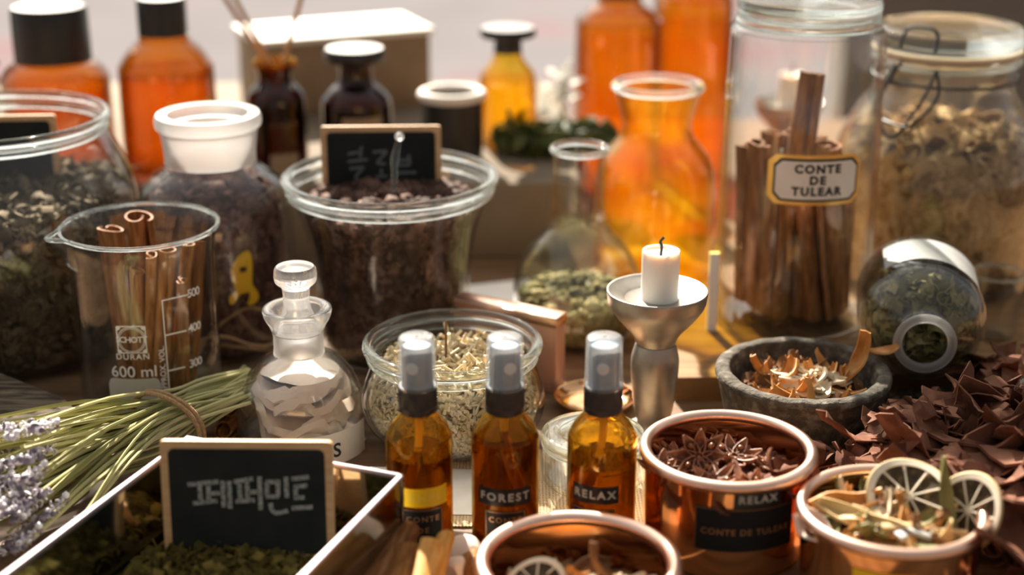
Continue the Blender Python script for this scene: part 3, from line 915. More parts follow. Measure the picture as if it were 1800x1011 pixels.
# ---- cinnamon sticks: one builder
CINN_N = [0]
def quill(A, B, r, label, group, mat, turns=1.35, double=True, t=None):
    CINN_N[0] += 1
    A, B = Vector(A), Vector(B)
    Ln = (B - A).length
    g = scroll(r, Ln, turns, t or r * .17, CINN_N[0], double)
    Mx = between(A, B, rng.rand() * 6.28)
    o = obj('cinnamon_stick', mesh('cinnamon_stick', g, mat, 50))
    o.matrix_world = Mx
    return tag(o, label, 'cinnamon stick', group)
gB = 'cinnamon sticks in the beaker'
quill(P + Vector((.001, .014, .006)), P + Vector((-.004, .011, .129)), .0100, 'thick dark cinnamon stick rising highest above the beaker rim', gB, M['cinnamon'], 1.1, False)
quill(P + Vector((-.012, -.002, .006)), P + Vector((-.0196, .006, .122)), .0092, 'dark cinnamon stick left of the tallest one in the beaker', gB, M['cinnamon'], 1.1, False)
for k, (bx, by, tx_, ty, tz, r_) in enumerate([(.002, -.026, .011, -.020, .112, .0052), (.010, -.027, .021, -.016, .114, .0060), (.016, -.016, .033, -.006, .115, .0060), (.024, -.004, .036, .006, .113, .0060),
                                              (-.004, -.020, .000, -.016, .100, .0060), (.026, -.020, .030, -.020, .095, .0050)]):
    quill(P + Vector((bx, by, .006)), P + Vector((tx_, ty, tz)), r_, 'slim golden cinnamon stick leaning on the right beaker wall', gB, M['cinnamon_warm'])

# ---- low wide bowl jar of straw
t, P, o, i = vessel('glass_bowl_jar', 'low bulging glass jar of pale straw behind the spray bottles', 'jar', 797, 700, 766, .0018,
    [(112, 766), (124, 757), (150, 735), (160, 708), (160, 685), (150, 655), (140, 632), (140, 622)], .003, M['glass'], (.0028, .0032, M['rim']))
obj('lip', torus(o[-1][0] + .0032, .0036, o[-1][1] + .0068, 88, 12), M['rim'], t)
zt = zat(P, 650) - P.z
i2 = [q for q in i if q[1] <= zt + .004]
stuff('straw_pieces', 'short pale straw pieces filling the low bowl jar', 'straw', fill(i, zt, ['straw'], .0085, 1100, 650, 41, .004, .6, .80), M['straw'], P)
WB = P
_k = atd(784, 640, depth(P, .08)); _k2 = atd(784, 565, depth(P, .08))
tag(obj('straw_stalk', tube([_k, _k2], .0008, 6), M['peel_brown']), 'single straw stalk upright in the low bowl jar', 'stalk')

# ---- reagent bottle with stopper
t, P, o, i = vessel('reagent_bottle', 'clear reagent bottle with glass stopper, holding large pale slices', 'bottle', 530, 700, 776, 0,
    [(104, 776), (112, 766), (114, 745), (113, 715), (108, 690), (94, 660), (74, 636), (55, 624), (45, 618)], .003, M['glass_dusty'])
nk = conv(P, [(45, 618), (44, 612), (44, 588), (46, 580)])
obj('neck', lathe(nk + [(q[0] - .0035, q[1]) for q in nk[::-1]], 64, True), M['frost'], t)
lp = smooth_prof(conv(P, [(46, 580), (50, 570), (58, 556), (61, 545), (58, 540), (46, 541), (39, 549), (38, 580)]), 3)
obj('lip', lathe(lp, 64, True), M['stopper'], t)
sp = smooth_prof(conv(P, [(36, 590), (34, 570), (28, 550), (24, 536), (24, 512), (27, 503), (36, 495), (38, 484), (37, 473), (33, 468)]), 4)
obj('stopper', lathe([(0, sp[0][1])] + sp + [(0, sp[-1][1] + .0006)], 64), M['stopper'], t)
RB = P; RBI = i
rb_ = conv(P, [(113.5, 750)])[0][0]
a, z, mp = surf(P, rb_, 596, 782)
obj('label', patch(.046, .026, rb_, a + .06, z - .004, .0003), M['paper_cream'], t)
print_on(P, rb_, 592, 792, text_geo('S', .013, .0003), M['ink_black'], 'lettering', t, .0006)
for k in range(9):
    a = rng.rand() * 6.28
    layer = k // 2
    g = strip(.064 - .008 * rng.rand(), .050, .5 + .7 * rng.rand(), .3 * rng.normal(), .0055, 300 + k, .6, 12, 6, .16, .07)
    Mx = Matrix.Translation((rng.normal() * .003, rng.normal() * .003 - .003, .012 + layer * .0095 + .004 * (k % 2))) @ Matrix.Rotation(-.3 + rng.normal() * .9, 4, 'Z') @ Matrix.Rotation(rng.normal() * .16, 4, 'X') @ Matrix.Rotation(rng.normal() * .14, 4, 'Y')
    gv = np.array(xform(g, Mx)[0])
    gv[:, 2] = np.clip(gv[:, 2], .0055 + .0004 * k, .050)
    rad = np.hypot(gv[:, 0], gv[:, 1])
    lim = np.minimum(1, (np.interp(gv[:, 2], [q[1] for q in RBI], [q[0] for q in RBI]) - .0015 - .0003 * k) / rad)
    gv[:, 0] *= lim; gv[:, 1] *= lim
    o_ = obj('root_slice', (gv.tolist(), g[1]), M['driftpale'], loc=P)
    tag(o_, 'large pale pinkish dried slice inside the stoppered bottle', 'dried slice', 'pale slices in the stoppered bottle')

# ---- round flask
t, P, o, i = vessel('round_flask', 'long-necked round glass flask with green herbs in the bottom', 'flask', 1018, 400, 592, 0,
    [(70, 592), (88, 585), (106, 560), (114, 525), (112, 490), (100, 455), (78, 422), (57, 400), (48, 380), (46, 340), (46, 290), (48, 262)], .0022, M['glass'], (.001, .0026, M['rim']), P=base(1016, 480, 592, 0))
zt = zat(P, 528) - P.z
stuff('dried_herb', 'green dried herb heaped in the round flask', 'herb', fill(i, zt, ['flake', 'curl', 'blob'], .0055, 900, 700, 51, .006), M['herb_green'], P)
rf = conv(P, [(111, 560)])[0][0]
print_on(P, conv(P, [(104, 578)])[0][0], 1000, 579, text_geo('500 ml', .0075, .0001), M['enamel_field'], 'lettering', t, .0016)

# ---- amber jar
t, P, o, i = vessel('amber_jar', 'tall amber glass jar with wide flared mouth behind the flask', 'jar', 1150, 350, 482, PLZ,
    [(92, 482), (103, 470), (107, 440), (107, 340), (104, 305), (94, 275), (76, 252), (66, 240), (62, 226), (63, 205), (70, 180), (77, 156)], .003, M['yellow_far'], seg=72)
obj('rim', torus(o[-1][0] - .001, .0036, o[-1][1] + .002, 72, 12), M['stopper'], t)  # frosted clear glass on an amber jar: white highlight put into the rim

# ---- tall jar of cinnamon
t, P, o, i = vessel('tall_jar', 'tall cylindrical glass jar of cinnamon sticks with cream paper label', 'jar', 1404, 300, 555, PLZ,
    [(124, 555), (135, 546), (137, 520), (137, 300), (137, 70), (134, 50), (124, 38), (119, 30), (119, 20)], .003, M['glass'], (.001, .0034, M['rim']))
TL = P
ld = conv(P, [(121, 16), (126, 12), (126, 0), (121, -6), (100, -10), (60, -14), (0, -15)])
obj('lid', lathe([(0, ld[0][1])] + [(q[0], q[1]) for q in smooth_prof(ld, 3)], 80), M['rim'], t)
obj('shoulder_ring', torus(conv(P, [(122, 36)])[0][0], .0028, conv(P, [(122, 36)])[0][1], 80, 10), M['rim'], t)
rt = o[10][0]
rt = conv(P, [(137, 320)])[0][0]
a, z, mp = surf(P, rt, 1434, 318)
W_, H_ = 165 * mp * 1.04, 84 * mp * 1.08
def chamfer_label(w, h, c): return [(-w / 2 + c, -h / 2), (w / 2 - c, -h / 2), (w / 2, -h / 2 + c), (w / 2, h / 2 - c), (w / 2 - c, h / 2), (-w / 2 + c, h / 2), (-w / 2, h / 2 - c), (-w / 2, -h / 2 + c)]
def lab(w, h, c):
    xs = np.linspace(-w / 2, w / 2, 41)
    V = []
    for x_ in xs:
        d_ = max(0, abs(x_) - (w / 2 - c))
        V += [(x_, -(h / 2 - d_)), (x_, h / 2 - d_)]
    return V, [(2 * k, 2 * k + 2, 2 * k + 3, 2 * k + 1) for k in range(40)]
lb = obj('label', wrap(lab(W_, H_, .0055), rt, a, z, .0003), M['gold'], t)
obj('label_border', wrap(lab(W_ * .91, H_ * .86, .005), rt, a + .02, z, .0005), M['ink_black'], t)
obj('label_field', wrap(lab(W_ * .86, H_ * .76, .0045), rt, a + .02, z, .0007), M['paper_cream'], t)
for k, s_ in enumerate(('CONTE', 'DE', 'TULEAR')):
    obj('lettering', wrap(place2(text_geo(s_, .0082, .0004, 1.25), dy=(1 - k) * H_ * .225), rt, a + .02, z, .0010), M['ink_black'], t)
gT = 'cinnamon sticks in the tall jar'
def zz(py): return zat(TL, py)
tall = [(-.036, -.012, 246, .0105, -.034, -.010), (-.022, -.030, 264, .0120, -.024, -.028), (-.040, .012, 262, .0095, -.040, .012), (.020, -.010, 250, .0130, .036, -.022), (.004, -.002, 128, .0095, -.012, .012),
        (-.004, -.036, 285, .0100, .020, -.036), (.000, .020, 240, .0110, .006, .022), (.018, .030, 255, .0110, .020, .030), (-.018, .034, 250, .0100, -.022, .034), (.040, .012, 300, .0090, .044, .014),
        (.010, -.024, 280, .0100, .004, -.026), (.036, -.014, 320, .0080, .048, -.008)]
for k, (tx_, ty, py, r_, bx, by) in enumerate(tall):
    lbl = 'cinnamon stick standing far above the others in the tall jar' if k == 4 else 'brown cinnamon stick packed upright in the tall jar'
    quill(P + Vector((bx * .72, by * .72, .010)), Vector((P.x + tx_ * .86, P.y + ty * .86, zz(py))), r_ * (1.12 if k % 3 else 1), lbl, gT, M['cinnamon'], 1.1, k % 3 == 0)

# ---- clip-top jar
t, P, o, i = vessel('clip_top_jar', 'large clip-top glass jar of tan fibres at the right rear', 'jar', 1645, 300, 478, PLZ,
    [(160, 478), (174, 465), (180, 430), (182, 320), (176, 260), (160, 215), (138, 180), (124, 160), (120, 145), (120, 118), (124, 100)], .0035, M['glass'], (.001, .003, M['rim']))
obj('gasket', torus(conv(P, [(124, 84)])[0][0], .0025, conv(P, [(124, 84)])[0][1], 72, 10), M['rubber'], t)
ld = conv(P, [(124, 78), (131, 72), (131, 56), (126, 46), (112, 42), (104, 50), (60, 54), (0, 54)])
lidm = mesh('lid', lathe([(0, ld[0][1])] + smooth_prof(ld, 3), 80), M['rim'])
obj('lid', lidm, None, t)
zt = zat(P, 262) - P.z
stuff('tan_fibre', 'curly tan dried fibre filling the clip-top jar', 'fibre', fill(i, zt, ['curl', 'curl', 'flake', 'stick'], .013, 1300, 420, 61, .006), M['wool'], P)
# wire clasp at the front left
a, z, mp = surf(P, o[-1][0] + .004, 1604, 118)
zc = zat(P, 118) - P.z
rc = o[-1][0] + .003
def cyl(x_, zz_, rr_=None):
    r_ = rr_ or rc
    return Vector((r_ * math.cos(a + x_ / r_), r_ * math.sin(a + x_ / r_), zz_))
z0_, z1_ = z - .001, z - .045
obj('clasp_wire', tube(curve([cyl(-.016, z0_), cyl(-.020, z0_ - .02, rc + .012), cyl(-.012, z1_, rc + .020), cyl(.000, z1_ - .004, rc + .021), cyl(.014, z0_ - .022, rc + .012), cyl(.018, z0_)], 6), .0013, 8), M['iron'], t)
obj('clasp_loop', tube(curve([cyl(.018, z0_), cyl(.024, z0_ - .018, rc + .008), cyl(.012, z1_ + .006, rc + .018), cyl(-.004, z1_ + .004, rc + .018), cyl(-.026, z0_ - .034, rc + .012), cyl(-.018, z0_ - .010), cyl(-.010, z0_ + .004)], 6), .0012, 8), M['iron'], t)
zr = conv(P, [(124, 130)])[0][1]
obj('neck_wire', torus(conv(P, [(122, 130)])[0][0] + .0012, .0013, zr, 72, 8), M['iron'], t)
lzz = conv(P, [(0, 40)])[0][1]
al = facing(P) + .15
def lidp(x_, zz_, rr_): return Vector((rr_ * math.cos(al) - x_ * math.sin(al) * -1, rr_ * math.sin(al) + x_ * math.cos(al) * 0, zz_))
obj('lid_wire', tube(curve([cyl(-.012, conv(P, [(0, 70)])[0][1], ld[1][0] + .001), cyl(-.010, lzz + .001, ld[1][0] - .004), cyl(.0, lzz + .004, ld[1][0] - .007), cyl(.014, lzz + .001, ld[1][0] - .004), cyl(.016, conv(P, [(0, 70)])[0][1], ld[1][0] + .001)], 6), .0014, 8), M['iron'], t)

# ---- tipped jar
zax = PLZ + .0424
Mo = at(1627, 613, zax)
dr = Vector((.20, 1, 0)).normalized()
Bt = Mo + dr * .116
t = thing('tipped_jar', 'stoutish glass bottle lying on its side with herbs, mouth toward the viewer', 'jar', Bt)
t.rotation_mode = 'QUATERNION'
qz = (-dr).to_track_quat('Z', 'Y')
t.rotation_quaternion = qz
pr = smooth_prof([(.039, 0), (.0415, .004), (.0422, .012), (.0422, .060), (.0405, .071), (.034, .081), (.023, .089), (.0175, .094), (.0168, .104)], 3)
inn = [(max(q[0] - .0026, .001), q[1]) for q in pr if q[1] > .006]
inn = [(.036, .004)] + inn
obj('body', lathe([(0, 0)] + pr + inn[::-1] + [(0, .004)], 72), M['glass'], t)
obj('rim', torus(.0172, .0030, .107, 64, 14), M['frost'], t)
hb = fill([(q[0] - .0015, q[1] + .001) for q in inn], .077, ['flake', 'stick', 'curl'], .006, 1500, 450, 71, .002)
ho = obj('dried_herb', hb, M['herb_green'], sharp=60)
ho.rotation_mode = 'QUATERNION'; ho.rotation_quaternion = qz; ho.location = Bt
tag(ho, 'olive dried herb inside the jar lying on its side', 'herb', kind='stuff')
# paper label over the top of the lying jar
up_l = qz.inverted() @ Vector((0, 0, 1))
au = math.atan2(up_l.y, up_l.x)
obj('label', patch(.070, .042, .0422, au - .15, .040, .0004), M['paper_dimmed'], t)

# ---- small glass and vial at right
t, P, o, i = vessel('small_tumbler', 'small clear glass tumbler standing right of the tipped jar', 'glass', 1752, 500, 592, PLZ,
    [(36, 592), (40, 580), (44, 530), (48, 480)], .002, M['glass'], (0, .0012, M['rim']))

# ---- low glass jar behind the right spray bottle
t, P, o, i = vessel('small_lidded_jar', 'small clear glass jar with flat lid behind the right spray bottle', 'jar', 1042, 800, 846, .0012,
    [(82, 846), (88, 836), (90, 815), (90, 790), (86, 778)], .0022, M['glass'], (.001, .002, M['rim']))
ld = conv(P, [(88, 775), (92, 770), (92, 764), (86, 758), (60, 757), (54, 761), (0, 762)])
obj('lid', lathe([(0, ld[0][1])] + smooth_prof(ld, 3), 64), M['rim'], t)

# ================================================================== candlesticks
P = base(1151, 640, 758, 0)
t = thing('candlestick', 'pewter candlestick with wide dish holding a white candle stub in front', 'candlestick', P)
pf = smooth_prof(conv(P, [(52, 758), (50, 752), (30, 746), (29, 736), (33, 722), (38, 690), (42, 650), (42, 628), (38, 612), (35, 603)]), 3)
obj('stem', lathe([(0, 0)] + pf + [(0, pf[-1][1])], 64), M['pewter'], t)
cu = smooth_prof(conv(P, [(35, 602), (38, 594), (45, 582), (66, 560), (84, 536), (88, 520), (89, 512), (87, 509), (80, 513), (62, 521), (57, 524)]), 3)
obj('dish', lathe([(0, cu[0][1])] + cu + [(0, cu[-1][1])], 80), M['pewter'], t)
zc = cu[-1][1]
rcn = conv(P, [(33, 480)])[0][0]; zc1 = conv(P, [(33, 441)])[0][1]
cd = thing('candle', 'short white candle stub on the front candlestick', 'candle', P + Vector((.0015, 0, zc)))
hc = zc1 - zc
obj('wax', lathe(smooth_prof([(0, 0), (rcn * .98, 0), (rcn, .001), (rcn * 1.0, hc * .5), (rcn * 1.01, hc - .001), (rcn * .96, hc), (rcn * .8, hc - .0015), (rcn * .3, hc - .003), (0, hc - .003)], 2), 48), M['wax'], cd)
obj('wick', tube(curve([(0, 0, hc - .003), (.0003, 0, hc + .003), (-.0006, 0, hc + .006), (.0016, 0, hc + .009)], 4), .0009, 8), M['wick'], cd)
Q = atd(1387, 178, 1.47)
c2 = copy_tree(t); c2.location = (Q.x, Q.y, 0); c2['label'] = 'second pewter candlestick seen through the tall cinnamon jar'
k2 = copy_tree(cd); k2.location = (Q.x + .0015, Q.y, zc); k2['label'] = 'white candle stub seen through the tall cinnamon jar'
for o_ in (t, c2): o_['group'] = 'pewter candlesticks'
for o_ in (cd, k2): o_['group'] = 'white candle stubs'

# ================================================================== spray bottles
def spray(xm, yb, rpx, label, tape, tape_mat, ink, lev, txt, flip, seed):
    P = base(xm, 850, yb, .0014)
    u = depth(P, .05) / FPX
    t = thing('spray_bottle', label, 'spray bottle', P, 'amber spray bottles')
    r = rpx * u
    S = r / .0187
    H = .0745 * S if False else conv(P, [(0, 770)])[0][1]
    def k(py): return conv(P, [(0, py)])[0][1]
    zs, zn = k(774), k(722)
    pr = [(r * .88, 0), (r * .985, .0022), (r, .005), (r, zs * .5), (r, zs), (r * .97, zs + (zn - zs) * .22), (r * .86, zs + (zn - zs) * .5), (r * .66, zs + (zn - zs) * .78), (r * .52, zn), (r * .50, zn + .006)]
    pr = smooth_prof(pr, 4)
    inn = [(q[0] - .0016, q[1]) for q in pr if q[1] > .005]
    inn = [(r * .84, .0035)] + inn
    obj('body', lathe([(0, 0)] + pr + inn[::-1] + [(0, .0035)], 72), M['amber'], t)
    zl = k(lev)
    li = [(q[0] + .0003, q[1]) for q in inn if q[1] < zl]
    lr = np.interp(zl, [q[1] for q in inn], [q[0] for q in inn])
    obj('oil', lathe([(0, .0033), (li[0][0] * .98, .0033)] + li[1:] + [(lr + .0003, zl), (0, zl)], 72), M['oil'], t)
    # collar with ribs
    rc_ = 34 * u; zc0, zc1 = k(722), k(676)
    V, F = lathe([(rc_ * .9, zc0), (rc_, zc0 + .001), (rc_, zc0 + .004), (rc_, zc0 + .0041), (rc_, zc1 - .001), (rc_ * .96, zc1), (0, zc1)], 120)
    V = [((x_ * .975, y_ * .975, z_) if (int(round(math.atan2(y_, x_) / (2 * PI) * 120)) % 2 and z_ > zc0 + .00405 and z_ < zc1 - .0005) else (x_, y_, z_)) for x_, y_, z_ in V]
    obj('collar', (V, F), M['cap_black'], t)
    # nozzle and clear overcap
    zn0, zn1 = zc1, k(607)
    nr = 27 * u
    noz = obj('nozzle', lathe([(0, zn0)] + smooth_prof([(nr * 1.05, zn0), (nr, zn0 + .003), (nr * .98, zn1 - .001), (nr * .85, zn1)], 2) + [(0, zn1)], 40), M['nozzle'], t)
    a0 = facing(P) + flip
    obj('spray_hole', xform(lathe([(0, .0002), (.0030, .0002), (.0034, .0), (.0034, -.0015), (0, -.0015)], 24), Matrix.Translation((nr * 1.01 * math.cos(a0), nr * 1.01 * math.sin(a0), (zn0 + zn1) / 2 + .001)) @ Vector((math.cos(a0), math.sin(a0), 0)).to_track_quat('Z', 'Y').to_matrix().to_4x4()), M['nozzle_pale'], noz)
    rb, rt_, zt = 34.5 * u, 31.5 * u, k(591)
    oc = smooth_prof([(rb, zc1 - .001), (rb * .985, zc1 + .0025), (rb * .96, zc1 + .0032), ((rb + rt_) / 2 * .97, (zc1 + zt) / 2), (rt_, zt - .003), (rt_ * .95, zt - .0008), (rt_ * .85, zt)], 3)
    oci = [(q[0] - .0009, min(q[1], zt - .001)) for q in oc]
    obj('overcap', lathe(oc + [(rt_ * .12, zt), (rt_ * .08, zt + .0006), (0, zt + .0006)], 64), M['cap_clear'], t)
    # dip tube
    sg = 1 if flip >= 0 else -1
    obj('dip_tube', tube(curve([(0, 0, zn), (0, 0, zs), (sg * r * .25, .001, zs * .6), (sg * r * .62, .002, zs * .25), (sg * r * .72, .0, .006)], 6), .0022, 10), M['tube'], t)
    # labels
    (tx, ty, tw, th) = tape
    a, z, mp = surf(P, r, tx, ty)
    tp = obj('tape', patch(tw * mp * 1.10, th * mp * 1.12, r, a, z, .0001, thick=.0004), tape_mat, t)
    for q in range(1):
        obj('lettering', wrap(text_geo(txt, .0066, .00022, 1.35), r, a, z, .0005), ink, tp)
    return t, P, r, u
def black_label(t, P, r, cx_, cy_, w, h):
    a, z, mp = surf(P, r, cx_, cy_)
    w, h = w * mp * 1.06, h * mp * 1.13
    lb = obj('label', patch(w, h, r, a, z, .0002, thick=.0002), M['label_black'], t)
    b_ = .0005
    fr = join(*[seg2([(-w / 2 + .0007 + (w - .0014) * k / 10, s * (h / 2 - .0007)) for k in range(11)], b_) for s in (-1, 1)], *[seg2([(s * (w / 2 - .0007), -h / 2 + .0007), (s * (w / 2 - .0007), h / 2 - .0007)], b_) for s in (-1, 1)])
    obj('label_border', wrap(fr, r, a, z, .0005), M['ink_bronze'], lb)
    for k, s_ in enumerate(('CONTE', 'DE', 'TULEAR')):
        obj('lettering', wrap(place2(text_geo(s_, .0046, .00012, 1.3), dy=h * .27 - k * .0068), r, a, z, .0005), M['ink_bronze'], lb)
t, P, r, u = spray(738, 953, 58, 'amber spray bottle with yellow tape, nearest the chalkboard', (747, 876, 80, 32), M['tape_yellow'], M['tape_yellow_text'], 792, 'TEMPLE', -.35, 1)
black_label(t, P, r, 744, 935, 70, 78)
t, P, r, u = spray(888, 947, 59.5, 'amber spray bottle with black tape, middle of the row', (887, 876, 92, 30), M['tape_black'], M['ink_grey'], 757, 'FOREST', .35, 2)
black_label(t, P, r, 888, 934, 70, 68)
t, P, r, u = spray(1057, 944, 61, 'amber spray bottle with black tape beside the round copper pot', (1044, 871, 80, 30), M['tape_black'], M['ink_grey'], 803, 'RELAX', -.05, 3)
black_label(t, P, r, 1040, 928, 74, 66)

# ================================================================== bowls and what is in them
def pot(name, label, cat, P, px_rim, py_rim, r_wall, r_base, thick, tr, mat, rim_mat, group=None, seg=96):
    zr = zat(P, py_rim) - P.z
    u = depth(P, P.z + zr) / FPX
    rw, rb = r_wall * u, r_base * u
    t = thing(name, label, cat, P, group)
    pr = [(0, 0), (rb * .93, 0), (rb * .98, .0012), (rb, .004), ((rb * 2 + rw) / 3, zr * .35), ((rb + 2 * rw) / 3, zr * .7), (rw, zr)]
    inn = [(rw - thick, zr), ((rb + 2 * rw) / 3 - thick, zr * .7), ((rb * 2 + rw) / 3 - thick, zr * .35), (rb - thick, .007), (rb * .9 - thick, .004), (0, .004)]
    obj('body', lathe(pr + inn, seg), mat, t)
    obj('rim', torus(rw - thick / 2, tr, zr, seg, 16), rim_mat, t)
    return t, zr, rw, u, [(rb * .9 - thick - .001, .0055), (rb - thick - .001, .009), (rw - thick - .0008, zr)]
def bed(name, label, cat, P, inner, z, kinds, size, n, seed, mat, mound=.003):
    rs = np.random.RandomState(seed)
    rad = np.interp(z, [q[1] for q in inner], [q[0] for q in inner]) - .0015
    core = lathe([(0, inner[0][1]), (inner[0][0] * .96, inner[0][1] + .001), (rad * .97, z - size * .6), (rad * .6, z + mound * .6 - size * .4), (0, z + mound - size * .4)], 36)
    pts = []
    for _ in range(n):
        a, q = rs.rand() * 6.283, math.sqrt(rs.rand())
        pts.append((rad * .95 * q * math.cos(a), rad * .95 * q * math.sin(a), z + mound * (1 - q * q) + size * .4 * (rs.rand() - .4)))
    g = join(core, scatter(pts, kinds, size, seed, .4, .4, (np.array([p[0] for p in inner] + [inner[-1][0]]), np.array([p[1] for p in inner] + [9.]))))
    o = obj(name, g, mat, loc=P, sharp=60)
    return tag(o, label, cat, kind='stuff')
def drop(proto_meshes, name, P, spots, label, cat, group, tilt=.5):
    """lay copies of a few pieces on spots (x, y, z) in local metres"""
    out = []
    for k, (x_, y_, z_) in enumerate(spots):
        me = proto_meshes[k % len(proto_meshes)]
        o = bpy.data.objects.new(name, me)
        COL.objects.link(o)
        o.location = P + Vector((x_, y_, z_))
        o.rotation_euler = (rng.normal() * tilt, rng.normal() * tilt, rng.rand() * 6.28)
        tag(o, label, cat, group)
        out.append(o)
    return out
def disc(n, r, z, dz=.004, cx_=0, cy_=0):
    o = []
    for k in range(n):
        a, q = k * 2.39996 + .3, math.sqrt((k + .5) / n)
        o.append((cx_ + r * q * math.cos(a), cy_ + r * q * math.sin(a), z + dz * (1 - q) + dz * .5 * rng.rand()))
    return o
# citrus slice
def citrus(label, loc, rad, q, group, wob=0.1, seed=0):
    t = thing('citrus_slice', label, 'citrus slice', loc, group)
    t.rotation_mode = 'QUATERNION'; t.rotation_quaternion = q
    rs = np.random.RandomState(seed)
    ph = rs.rand(3) * 6.28
    def warp(g): return [(x_, y_, z_ + wob * rad * math.sin(2 * math.atan2(y_, x_) + ph[0]) * (x_ * x_ + y_ * y_) / rad ** 2) for x_, y_, z_ in g[0]], g[1]
    h = rad * .055
    ring = lathe([(rad * .96, -h), (rad, -h * .6), (rad * 1.01, 0), (rad, h * .6), (rad * .96, h)], 60)
    pit = lathe([(rad * .80, -h * .9), (rad * .965, -h), (rad * .965, h), (rad * .80, h * .9)], 60, True)
    obj('rind', warp(ring), M['rind'], t)
    obj('pith', warp(pit), M['pith'], t)
    n = 9
    gs, ms = [], []
    for k in range(n):
        a0, a1 = 2 * PI * k / n + .045, 2 * PI * (k + 1) / n - .045
        def fn(u, v):
            r_ = rad * (.10 + .71 * v)
            a = a0 + (a1 - a0) * u
            return (r_ * math.cos(a), r_ * math.sin(a), -h * .55 * math.sin(PI * u) * math.sin(PI * min(v + .1, 1)))
        gs.append(solid(grid(fn, 6, 5), h * .35))
        am = 2 * PI * k / n
        ms.append(tube([(rad * .05 * math.cos(am), rad * .05 * math.sin(am), h * .2), (rad * .82 * math.cos(am), rad * .82 * math.sin(am), h * .3)], [rad * .022, rad * .028], 6))
    ms.append(lathe([(0, h * .5), (rad * .09, h * .4), (rad * .10, -h * .4), (0, -h * .5)], 16))
    obj('flesh', warp(join(*gs)), M['flesh'], t)
    obj('membrane', warp(join(*ms)), M['pith'], t)
    return t
def quat(nrm, spin=0.0):
    return Vector(nrm).normalized().to_track_quat('Z', 'Y') @ Quaternion((0, 0, 1), spin)

# ---- grey stone bowl of orange peel
P = base(1411, 660, 772, 0)
t, zr, rw, u, inn = pot('stone_bowl', 'rough dark grey stone bowl of dried peel beside the candlestick', 'bowl', P, 1411, 652, 153, 122, .009, .0001, M['stone'], M['stone'])
obj_r = [c for c in t.children if c.name.startswith('rim')][0]
bpy.data.objects.remove(obj_r)
lipz = zr
rm = smooth_prof([(rw - .0095, zr - .002), (rw - .0088, zr + .0012), (rw - .0045, zr + .0022), (rw - .0006, zr + .0010), (rw + .0003, zr - .002)], 3)
g = lathe(rm + [(rw - .0045, zr - .004)], 96, True)
g = ([(x_ * (1 + .002 * math.sin(5 * math.atan2(y_, x_)) + .0015 * math.sin(23 * math.atan2(y_, x_))), y_ * (1 + .006 * math.sin(9 * math.atan2(y_, x_))), z_ + .0003 * math.sin(17 * math.atan2(y_, x_))) for x_, y_, z_ in g[0]], g[1])
obj('rim', g, M['stone'], t)
zb = zr - .012
bed('peel_crumbs', 'brown peel crumbs at the bottom of the grey stone bowl', 'crumbs', P, inn, zb - .004, ['flake', 'curl'], .006, 220, 81, M['peel_brown'])
pm = [mesh('peel', strip(.024 + .010 * rng.rand(), .008 + .003 * rng.rand(), 1.0 + 1.6 * rng.rand(), .8 * rng.normal(), .0011, 400 + k, .55, 9, 3, .5, .06), M['peel_orange'] if k % 3 else M['peel_brown']) for k in range(8)]
rm_ = [mesh('root', strip(.019 + .006 * rng.rand(), .009 + .002 * rng.rand(), .5 + .9 * rng.rand(), .4 * rng.normal(), .0016, 440 + k, .6, 8, 3, .35, .05), M['peel_pale']) for k in range(6)]
ra = inn[-1][0] - .012
drop(pm, 'dried_peel', P, disc(34, ra, zb, .009), 'curled orange-brown dried peel in the grey stone bowl', 'dried peel', 'orange peels in the stone bowl', .45)
drop(rm_, 'dried_root', P, disc(16, ra * .55, zb + .005, .006, .004, -.004), 'pale dried root piece in the grey stone bowl', 'dried root', 'pale root pieces in the stone bowl', .35)
o_ = obj('dried_peel', strip(.036, .011, 1.2, .9, .0014, 470, .5, 10, 3, .7, .05), M['peel_orange'], loc=P + Vector((.036, .004, zb + .020)), rot=(.2, -1.15, .5))
tag(o_, 'tall curled peel standing up at the right of the stone bowl', 'dried peel')
o_ = obj('dried_peel', strip(.030, .009, 1.5, .5, .0013, 471, .5, 10, 3, .5, .05), M['peel_orange'], loc=P + Vector((.050, .014, zr + .009)), rot=(.1, .1, .15))
tag(o_, 'brown peel tip poking over the right rim of the stone bowl', 'dried peel')
o_ = obj('dried_peel', strip(.032, .008, .9, .5, .0013, 472, .5, 10, 3, .5, .05), M['peel_orange'], loc=P + Vector((-.026, .012, zb + .010)), rot=(.2, .7, .9))
tag(o_, 'orange peel strip leaning up at the left of the stone bowl', 'dried peel')

# ---- round copper pot of star anise
gC = 'polished copper pots'
P = base(1276, 860, 950, 0)
t, zr, rw, u, inn = pot('copper_pot', 'polished copper pot of star anise with two black labels', 'pot', P, 1276, 791, 149, 145, .0022, .0034, M['copper'], M['copper_rim'], gC)
CPa = P
a, z, mp = surf(P, rw, 1333, 878)
tp = obj('tape', patch(78 * mp * 1.12, 31 * mp * 1.1, rw * .998, a, z, .0003, thick=.0004), M['tape_black'], t)
obj('lettering', wrap(text_geo('RELAX', .0062, .0002, 1.25), rw * .998, a, z, .0008), M['ink_grey'], tp)
a, z, mp = surf(P, rw, 1313, 934)
lw_, lh_ = 168 * mp * 1.10, 76 * mp * 1.13
rl_ = rw * .992
lb = obj('label', patch(lw_, lh_, rl_, a, z, .0004, thick=.0002), M['label_black'], t)
fr = join(*[seg2([(-lw_ / 2 + .0005 + (lw_ - .001) * k / 14, s * (lh_ / 2 - .0005)) for k in range(15)], .0004) for s in (-1, 1)], *[seg2([(s * (lw_ / 2 - .0005), -lh_ / 2), (s * (lw_ / 2 - .0005), lh_ / 2)], .0004) for s in (-1, 1)])
obj('label_border', wrap(fr, rl_, a, z, .0008), M['ink_bronze'], lb)
